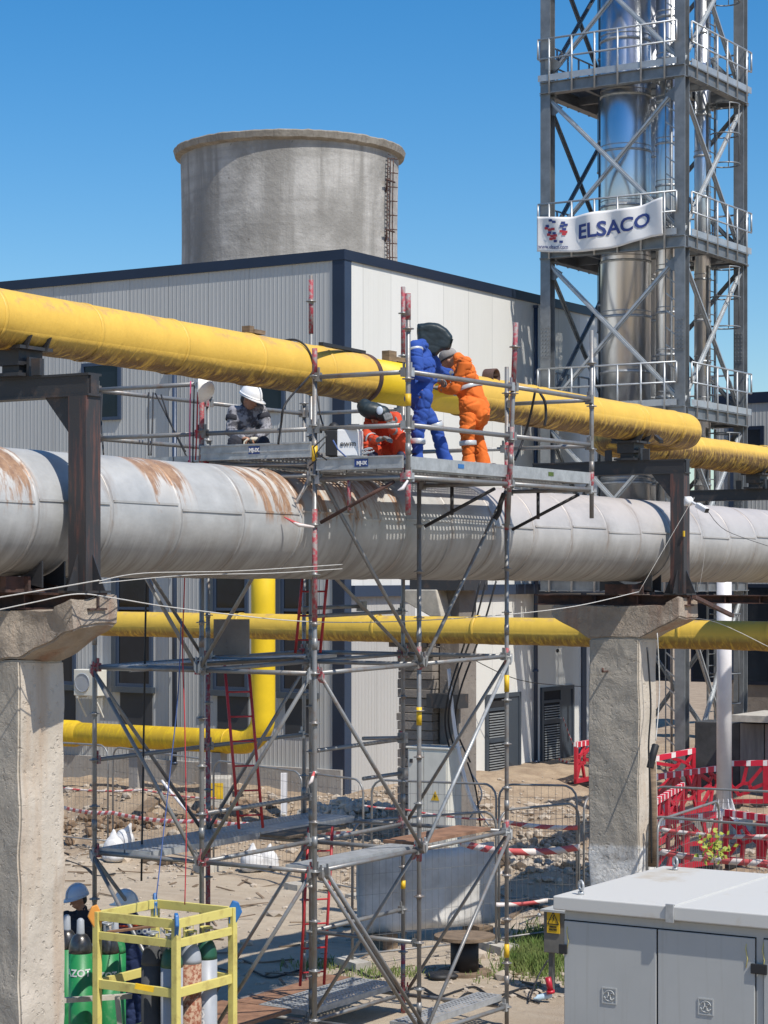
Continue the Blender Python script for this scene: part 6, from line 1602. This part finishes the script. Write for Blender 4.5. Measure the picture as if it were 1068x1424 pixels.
def pile(cx_, D, n, sx, sd, r0, r1, mat, label, name='rubble_heap'):
    g = MB()
    for k in range(n):
        X = (cx_-534)/3000*D+rnd.gauss(0, sx); Y = D+rnd.gauss(0, sd); r = rnd.uniform(r0, r1); d_ = math.exp(-((X-(cx_-534)/3000*D)/sx)**2*.6-((Y-D)/sd)**2*.6)
        q = Matrix.Rotation(rnd.uniform(0, 6), 3, (rnd.random(), rnd.random(), 1)) @ Matrix.Diagonal((r*rnd.uniform(.7, 1.5), r, r*rnd.uniform(.5, .9)))
        c = Vector((X, Y, gh(X, Y)+r*.3+.18*d_*rnd.random())); g.add([c+q@v for v in iv], ifc)
    o = g.build(name, mat, clean=False); tag(o, label, 'rubble', kind='stuff')
pile(470, 42.2, 160, .55, .25, .04, .13, M['concl'], 'white broken plaster heap on the ground behind the front scaffold post')
pile(752, 40.0, 500, .75, 1.6, .03, .11, M['stone'], 'pale stone rubble heap left of the right column')
pile(640, 37.5, 160, .4, .6, .04, .12, simple('dark_clods', (.12, .085, .055), .95), 'dark earth clods beside the foot of the white cabinet')
pile(220, 42.8, 260, 1.1, .5, .04, .13, simple('brown_clods', (.24, .16, .10), .95), 'brown earth clods along the trench before the grey wall')
for i, (x0, d0, x1, d1, w) in enumerate(((402, 41.5, 440, 40.6, .14), (660, 36.6, 700, 37.6, .1), (726, 35.2, 772, 34.6, .12), (110, 44.2, 150, 43.6, .12), (245, 41.6, 282, 42.4, .1))):
    plank_thing(P(x0, 0, d0), P(x1, 0, d1), w, .04, ['old board lying beyond the front scaffold post', 'old board on dark clods beside the white cabinet', 'old board on the pale rubble heap', 'old board behind the left end of the mesh fence', 'old board on the dirt bank below the yellow riser'][i])
# ============================================================ PEOPLE
def hand(g, w, d, n, thumb_side=1, curl=.5, s=1.0):
    """w wrist, d direction of the fingers, n palm normal (fingers curl towards it)"""
    d = d.normalized(); t = d.cross(n).normalized(); n = t.cross(d).normalized()
    g.caps(w, .027*s, w+d*.05*s+t*.018*s, .021*s, 8); g.caps(w, .027*s, w+d*.05*s-t*.018*s, .021*s, 8); g.caps(w+d*.05*s+t*.026*s, .018*s, w+d*.05*s-t*.026*s, .018*s, 8); g.caps(w+d*.09*s+t*.026*s, .013*s, w+d*.09*s-t*.026*s, .013*s, 8)
    for k, L in zip((-1.5, -.5, .5, 1.5), (.062, .075, .08, .07)):
        L *= s; p = w+d*.09*s+t*(k*.02*s); a = curl; d1 = (d*math.cos(a)+n*math.sin(a)); d2 = (d*math.cos(a*2.1)+n*math.sin(a*2.1))
        q = p+d1*L*.5; g.caps(p, .0105*s, q, .0095*s, 8); g.caps(q, .0095*s, q+d2*L*.5, .008*s, 8)
    p = w+d*.03*s+t*(.03*s*thumb_side); q = p+(t*thumb_side*.8+d*.6).normalized()*.04*s; g.caps(p, .014*s, q, .012*s, 8); g.caps(q, .012*s, q+(d*.9+n*.3).normalized()*.03*s, .010*s, 8)
def head(g, c, f, u, s=1.0):
    """c centre of the skull, f facing, u up"""
    f = f.normalized(); r = f.cross(u).normalized(); u = r.cross(f).normalized()
    g.ell(c, .078*s, .098*s, .105*s, r, f, u); g.ell(c+f*.022*s-u*.062*s, .056*s, .066*s, .062*s, r, f, u)
    g.caps(c+f*.092*s-u*.012*s, .010*s, c+f*.108*s-u*.04*s, .014*s, 8)                       # nose
    for k in (-1, 1): g.ell(c+r*(.078*s*k)-u*.02*s, .012*s, .02*s, .032*s, r, f, u)          # ears
    g.caps(c+f*.082*s-u*.075*s+r*.018*s, .009*s, c+f*.082*s-u*.075*s-r*.018*s, .009*s, 8)    # lips
    g.caps(c+f*.086*s+u*.015*s+r*.035*s, .010*s, c+f*.086*s+u*.015*s-r*.035*s, .010*s, 8)    # brow
def person(label, J, top, bottom, boots, hat=None, gloves=None, curl=.6, face=None, wr=.016, vox=.010, hatmat='hatwhite', jl=.0, bulk=1.0, hair=True, legs=True, ppl=None):
    wr *= 1.25
    """J: joints in world space. Body is one continuous mesh; clothing, helmet, boots are its children"""
    root = thing('person', J.get('base', (J['fL']+J['fR'])/2), label, 'person', ppl)
    up = (J['neck']-J['hip']).normalized(); acr = (J['shR']-J['shL']).normalized(); fw = up.cross(acr).normalized()*-1
    if 'fw' in J: fw = J['fw']
    g = MB()
    f, u = J['face'], J.get('headup', Z)
    head(g, J['head'], f, u); g.caps(J['neck'], .058, J['head']-u.normalized()*.05, .052)
    hw = .095
    hL, hR = J['hip']-acr*hw, J['hip']+acr*hw
    if 'hipdir' in J: hL, hR = J['hip']-J['hipdir']*hw, J['hip']+J['hipdir']*hw
    ch = J['hip'].lerp(J['neck'], .68)
    g.caps(hL, .088, hR, .088); g.caps(J['hip'], .10, ch, .108); g.caps(ch-acr*.06, .095, ch+acr*.06, .095); g.caps(J['shL'], .05, J['shR'], .05); g.caps(ch, .095, J['neck'], .055)
    for s in ('L', 'R'):
        g.caps(J['sh'+s], .046, J['el'+s], .038); g.caps(J['el'+s], .038, J['wr'+s], .027)
        hd = J.get('hd'+s, (J['wr'+s]-J['el'+s]).normalized()); hn = J.get('hn'+s, -Z)
        hand(g, J['wr'+s], hd, hn, 1 if s == 'R' else -1, curl)
        hp = hL if s == 'L' else hR
        g.caps(hp, .08, J['kn'+s], .054); g.caps(J['kn'+s], .054, J['fo'+s] if ('fo'+s) in J else J['f'+s]+Z*.09, .042)
        ft = J.get('ft'+s, fw); ft = Vector((ft.x, ft.y, 0)).normalized(); g.caps(J['f'+s]+Z*.05-ft*.04, .04, J['f'+s]+Z*.035+ft*.15, .03)
    body = organic(g, 'body', M['skin'], root, .0075, 3)
    # eyes
    r = f.cross(u).normalized(); uu = r.cross(f).normalized()
    for k in (-1, 1): MB().ell(J['head']+f.normalized()*.084+r*(.031*k)-uu*.0, .012, .008, .008, r, f.normalized(), uu, 10, 6).build('eye', M['dark'], body)
    if hair:
        h = MB(); h.ell(J['head']-f.normalized()*.016+uu*.018, .084, .100, .100, r, f.normalized(), uu); h.ell(J['head']-f.normalized()*.05-uu*.03, .072, .06, .07, r, f.normalized(), uu)
        organic(h, 'hair', M['black'], body, .012, 2)
    # trousers
    if legs:
        g = MB(); g.caps(hL, .106*bulk, hR, .106*bulk); g.caps(J['hip'], .118*bulk, J['hip']+up*.10, .118*bulk)
        for s in ('L', 'R'):
            hp = hL if s == 'L' else hR; an = J['fo'+s] if ('fo'+s) in J else J['f'+s]+Z*.1
            g.caps(hp, .102*bulk, J['kn'+s], .084*bulk); g.caps(J['kn'+s], .084*bulk, an, .074*bulk); g.caps(an+Z*.03, .078*bulk, an-Z*.015, .088*bulk)
        organic(g, 'trousers', M[bottom], body, vox, 6, wr, 8, 2)
    # jacket
    g = MB(); g.caps(J['hip']+up*.06, .132*bulk, ch, .146*bulk); g.caps(ch-acr*.085, .127*bulk, ch+acr*.085, .127*bulk); g.caps(J['shL'], .078, J['shR'], .078); g.caps(ch, .14, J['neck']-up*.02, .08); g.caps(J['neck']-up*.02, .072, J['neck']+up*.02, .066)
    if jl: g.caps(hL-up*(jl*.3), .118*bulk, hR-up*(jl*.3), .118*bulk); g.caps(J['hip'], .135*bulk, J['hip']-up*jl, .138*bulk)
    for s in ('L', 'R'):
        g.caps(J['sh'+s], .077*bulk, J['el'+s], .064*bulk); g.caps(J['el'+s], .064*bulk, J['wr'+s].lerp(J['el'+s], .06), .05)
    organic(g, 'jacket', M[top], body, vox, 6, wr, 8, 7)
    for s in ('L', 'R'):
        if legs or True:
            g = MB(); ft = J.get('ft'+s, fw); ft = Vector((ft.x, ft.y, 0)).normalized(); p = J['f'+s]
            if legs:
                g.caps(p+Z*.055-ft*.05, .05, p+Z*.045+ft*.16, .04); g.caps(p+Z*.05, .055, p+Z*.15, .055); g.box(p+Z*.014+ft*.055, .05, .15, .014, Vector((ft.y, -ft.x, 0)), ft)
                organic(g, 'boot', M[boots], body, .012, 1)
        if gloves:
            g = MB(); hd = J.get('hd'+s, (J['wr'+s]-J['el'+s]).normalized()); hn = J.get('hn'+s, -Z); hand(g, J['wr'+s], hd, hn, 1 if s == 'R' else -1, curl, 1.16); g.caps(J['wr'+s], .034, J['wr'+s].lerp(J['el'+s], .25), .05)
            organic(g, 'glove', M[gloves], body, .0065, 2)
    if hat:
        g = MB(); hardhat(g, J['head']+uu*.03, f.normalized(), (uu+f.normalized()*(-.05)).normalized(), .125)
        o = g.build('helmet', M[hatmat], body); md = o.modifiers.new('s', 'SOLIDIFY'); md.thickness = .004
        g = MB(); c_ = J['head']+uu*.035
        g.path([c_+f.normalized()*(.142*math.cos(q))+r*(.123*math.sin(q)) for q in [2*math.pi*k/28 for k in range(28)]], .006, 6, closed=True); g.build('helmet_rim', M[hatmat], body); g = MB()
        g.path([c_+f.normalized()*(.143*math.cos(q))+uu*(.137*math.sin(q)) for q in [math.pi*k/16 for k in range(17)]], .012, 6)
        g.build('helmet_rib', M[hatmat] if hatmat != 'hatwhite' or hat != 'stripe' else M['hatblue'], body)
    return root, body
def band(body, p, q, r, mat='reflect', w=.03, name='reflective_band', t=0.5):
    d = (q-p).normalized(); c = p.lerp(q, t); g = MB(); g.lathe(c-d*w, d, [(0, r), (.006, r+.006), (w*2-.006, r+.006), (w*2, r)], 24, True, False); g.build(name, M[mat], body)

# --- blue welder, standing, leaning to the new joint
D = 22.75
def Q(x, y, dd=0): return P(x, y, D+dd)
fr = Vector((.75, .66, 0)).normalized()
J = dict(hip=Q(583, 553, -.02), neck=Q(592, 487, .10), shL=Q(584, 483, .22), shR=Q(581, 484, -.16), head=Q(604, 472, .16), elL=Q(610, 515, .42), elR=Q(583, 522, -.24), wrL=Q(628, 520, .55), wrR=Q(603, 528, .05),
         knL=Q(606, 594, .12), knR=Q(581, 596, -.1), fL=Q(620, 641, .18), fR=Q(580, 641, -.12), hipdir=Vector((.62, -.78, 0)), face=Vector((.85, .3, -.42)).normalized(), headup=Vector((.42, .2, .88)), hdR=Vector((.8, .6, 0)), hdL=Vector((1, .1, -.2)), hnR=-Z, hnL=-Z,
         ftL=Vector((.95, .3, 0)), ftR=Vector((.9, .4, 0)), fw=fr)
J['shL'] = Q(592, 482, .20); J['shR'] = Q(577, 482, -.15)
for k in ('fL', 'fR'): J[k].z = H+1.125
J['foL'] = J['fL']+Z*.09; J['foR'] = J['fR']+Z*.09
root, body = person('welder in blue overalls and dark welding hood standing at the pipe joint', J, 'blueover', 'blueover', 'boot', gloves='glove', wr=.018, hair=False, bulk=.95)
band(body, J['knR'], J['foR'], .079, t=.42, w=.028); band(body, J['knL'], J['foL'], .082, t=-.05, w=.03); band(body, J['shR'], J['elR'], .077, t=.12, w=.016)
g = MB(); hc = Q(604, 468, .16); f = J['face']; r = f.cross(J['headup']).normalized(); u = r.cross(f).normalized()
ol = [(580, 450), (596, 448), (610, 450), (622, 457), (630, 467), (629, 479), (626, 486), (614, 487), (607, 495), (597, 495), (588, 489), (581, 478), (579, 462)]
for (dd, k_) in ((-.09, .9), (-.045, 1), (0, 1), (.045, 1), (.09, .9)):
    g.prism([Q(604+(x-604)*k_, 470+(y-470)*k_, .15+dd-.03) for x, y in ol], Vector((0, .05, 0)))
organic(g, 'welding_hood', M['hood'], body, .012, 9, .008, 10, 3)
MB().box(Q(626, 476, .10), .004, .05, .03, Vector((.85, .4, -.3)).normalized(), Vector((-.4, .9, 0)).normalized(), Vector((.3, .1, .95)).normalized()).build('hood_lens', M['glass'], body)

# --- orange worker, bent over the pipe
D = 23.35
J = dict(hip=Q(658, 563, 0), neck=Q(636, 502, .12), shL=Q(645, 503, -.10), shR=Q(634, 503, .26), head=Q(624, 500, .20), elL=Q(634, 541, -.12), elR=Q(618, 530, .42), wrL=Q(614, 540, .12), wrR=Q(604, 526, .55),
         knL=Q(650, 602, -.12), knR=Q(662, 603, .12), fL=Q(652, 640, -.12), fR=Q(670, 641, .1), hipdir=Vector((.55, .83, 0)), face=Vector((-.86, .2, -.46)).normalized(), headup=Vector((-.45, .1, .88)), hdL=Vector((-.8, .6, .1)), hdR=Vector((-1, .2, 0)), hnL=Z, hnR=-Z,
         ftL=Vector((-.9, .35, 0)), ftR=Vector((.2, .9, 0)), fw=Vector((-.85, .5, 0)))
J['shL'] = Q(648, 506, -.14); J['neck'] = Q(638, 500, .06)
for k in ('fL', 'fR'): J[k].z = H+1.13
J['ftR'] = Vector((.8, -.5, 0)); J['foL'] = J['fL']+Z*.09; J['foR'] = J['fR']+Z*.09
root, body = person('worker in orange overalls and grey cap bending over the yellow pipe', J, 'orangeover', 'orangeover', 'boott', gloves='glove', wr=.020, jl=.12, hair=False, bulk=1.07)
band(body, J['knL'], J['foL'], .088, t=.35, w=.026)
band(body, J['hip'], J['neck'], .156, t=.36, w=.022)
g = MB(); f = J['face']; u = J['headup'].normalized(); r = f.cross(u).normalized(); u = r.cross(f).normalized()
g.ell(J['head']+u*.04-f*.01, .09, .108, .09, r, f, u); organic(g, 'cap', simple('grey_cap', (.30, .28, .26), .8), body, .012, 2)
g = MB(); g.path([J['head']+f*(.105*math.cos(q))+r*(.092*math.sin(q))+u*.01 for q in [2*math.pi*k/24 for k in range(24)]], .008, 6, closed=True); g.build('headband', M['black'], body)
# belly length of coat (hem) falling towards the pipe
# --- crouching worker in red
D = 22.55
J = dict(hip=Q(543, 612, .1), neck=Q(532, 580, .05), shL=Q(549, 582, -.14), shR=Q(518, 583, -.02), head=Q(521, 573, -.12), elL=Q(552, 606, -.25), elR=Q(510, 610, -.18), wrL=Q(545, 596, -.42), wrR=Q(524, 612, -.40),
         knL=Q(556, 610, -.30), knR=Q(512, 620, -.28), fL=Q(556, 640, -.2), fR=Q(522, 640, -.2), face=Vector((-.35, -.55, -.75)).normalized(), headup=Vector((-.4, -.5, .6)), hdL=Vector((-.3, -.3, .9)), hdR=Vector((.7, -.4, .2)), hnL=Vector((0, 1, 0)), hnR=-Z, ftL=Vector((.1, -1, 0)), ftR=Vector((-.2, -1, 0)), fw=Vector((-.2, -1, 0)))
for k in ('fL', 'fR'): J[k].z = H+1.19
J['hip'].z = H+1.34; J['foL'] = J['fL']+Z*.09; J['foR'] = J['fR']+Z*.09
root, body = person('worker in red overalls and dark welding mask crouching under the pipe', J, 'redover', 'redover', 'boot', gloves='glove', wr=.016, hair=False)
band(body, J['shL'], J['elL'], .080, t=.6, w=.015); band(body, J['elL'], J['wrL'], .066, t=.15, w=.015); band(body, J['elR'], J['wrR'], .064, t=.5, w=.018)
g = MB(); g.ell(Q(517, 571, -.14), .155, .12, .095, Vector((.97, 0, -.2)).normalized(), Vector((0, 1, 0)), Vector((.2, 0, .97)).normalized()); g.ell(Q(507, 565, -.1), .085, .1, .08); g.ell(Q(531, 575, -.18), .09, .09, .085)
organic(g, 'welding_mask', M['hood'], body, .012, 3, .004, 10, 3)
g = MB(); g.ell(Q(528, 571, -.27), .035, .012, .045); g.build('mask_badge', M['hatblue'], body)
# --- seated man in grey
D = 24.25
J = dict(hip=Q(343, 617, .1), neck=Q(344, 566, .02), shL=Q(364, 572, 0), shR=Q(325, 572, .0), head=Q(348, 554, -.06), elL=Q(371, 595, -.05), elR=Q(320, 600, -.05), wrL=Q(357, 611, -.28), wrR=Q(338, 610, -.28),
         knL=Q(366, 616, -.32), knR=Q(326, 616, -.32), fL=Q(362, 640, -.34), fR=Q(330, 640, -.34), face=Vector((.72, -.5, -.42)).normalized(), headup=Vector((.3, -.2, .93)), hdL=Vector((-.9, -.1, -.1)), hdR=Vector((.9, -.1, -.1)), hnL=Vector((0, -.2, -1)), hnR=Vector((0, -.2, -1)), ftL=Vector((.1, -1, 0)), ftR=Vector((-.1, -1, 0)), fw=Vector((0, -1, 0)))
J['foL'] = J['fL']+Z*.05; J['foR'] = J['fR']+Z*.05
J['base'] = J['hip']-Z*.14
root, body = person('man in grey patterned jacket and white helmet sitting on the rear deck', J, 'greyover', 'darkover', 'boot', hat=True, wr=.014)
band(body, J['shL'], J['elL'], .073, 'darkover', .03, 'sleeve_panel', .35); band(body, J['shR'], J['elR'], .073, 'darkover', .03, 'sleeve_panel', .35)
g = MB(); hand(g, J['wrL'], J['hdL'], J['hnL'], -1, .6, 1.2); organic(g, 'glove', M['glovel'], body, .0065, 2)
# --- two men beside the cylinders
D = 25.3
J = dict(hip=Q(113, 1345, 0), neck=Q(115, 1267, 0), shL=Q(137, 1275, .05), shR=Q(93, 1277, -.02), head=Q(108, 1249, -.03), elL=Q(143, 1312, 0), elR=Q(90, 1315, -.05), wrL=Q(128, 1340, -.15), wrR=Q(98, 1342, -.2), knL=Q(120, 1395, -.05), knR=Q(104, 1395, -.05), fL=GP(121, 25.3), fR=GP(103, 25.3),
         face=Vector((-.75, -.6, -.25)).normalized(), headup=Vector((-.2, -.1, .97)), fw=Vector((-.5, -.86, 0)))
root, body = person('man in dark clothes and blue-grey helmet standing behind the green cylinders', J, 'darkover', 'darkover', 'boot', hat=True, hatmat='hatblue', wr=.014, bulk=1.2)
D = 24.3
J = dict(hip=Q(190, 1352, 0), neck=Q(183, 1275, 0), shL=Q(171, 1287, .12), shR=Q(206, 1288, -.05), head=Q(176, 1258, 0), elL=Q(168, 1330, .1), elR=Q(212, 1335, -.08), wrL=Q(172, 1360, .15), wrR=Q(206, 1370, .0), knL=Q(182, 1400, .05), knR=Q(201, 1402, 0), fL=GP(183, 24.3), fR=GP(202, 24.2),
         face=Vector((-.9, .4, -.1)).normalized(), headup=Vector((-.1, 0, 1)), fw=Vector((-.4, .9, 0)))
root, body = person('man in navy overalls and white striped helmet seen from behind by the rack', J, 'navyover', 'navyover', 'boot', hat='stripe', wr=.012, bulk=1.12)
pc = Q(202, 1296, -.20)
text('OCUMEN', .075, pc+Vector((-.10, 0, -.02)), Vector((1, .1, 0)).normalized(), Z, M['reflect'], 'lettering', body, .004, .004)
band(body, J['neck'], J['hip'], .168, 'redover', .012, 'red_strap', .12)
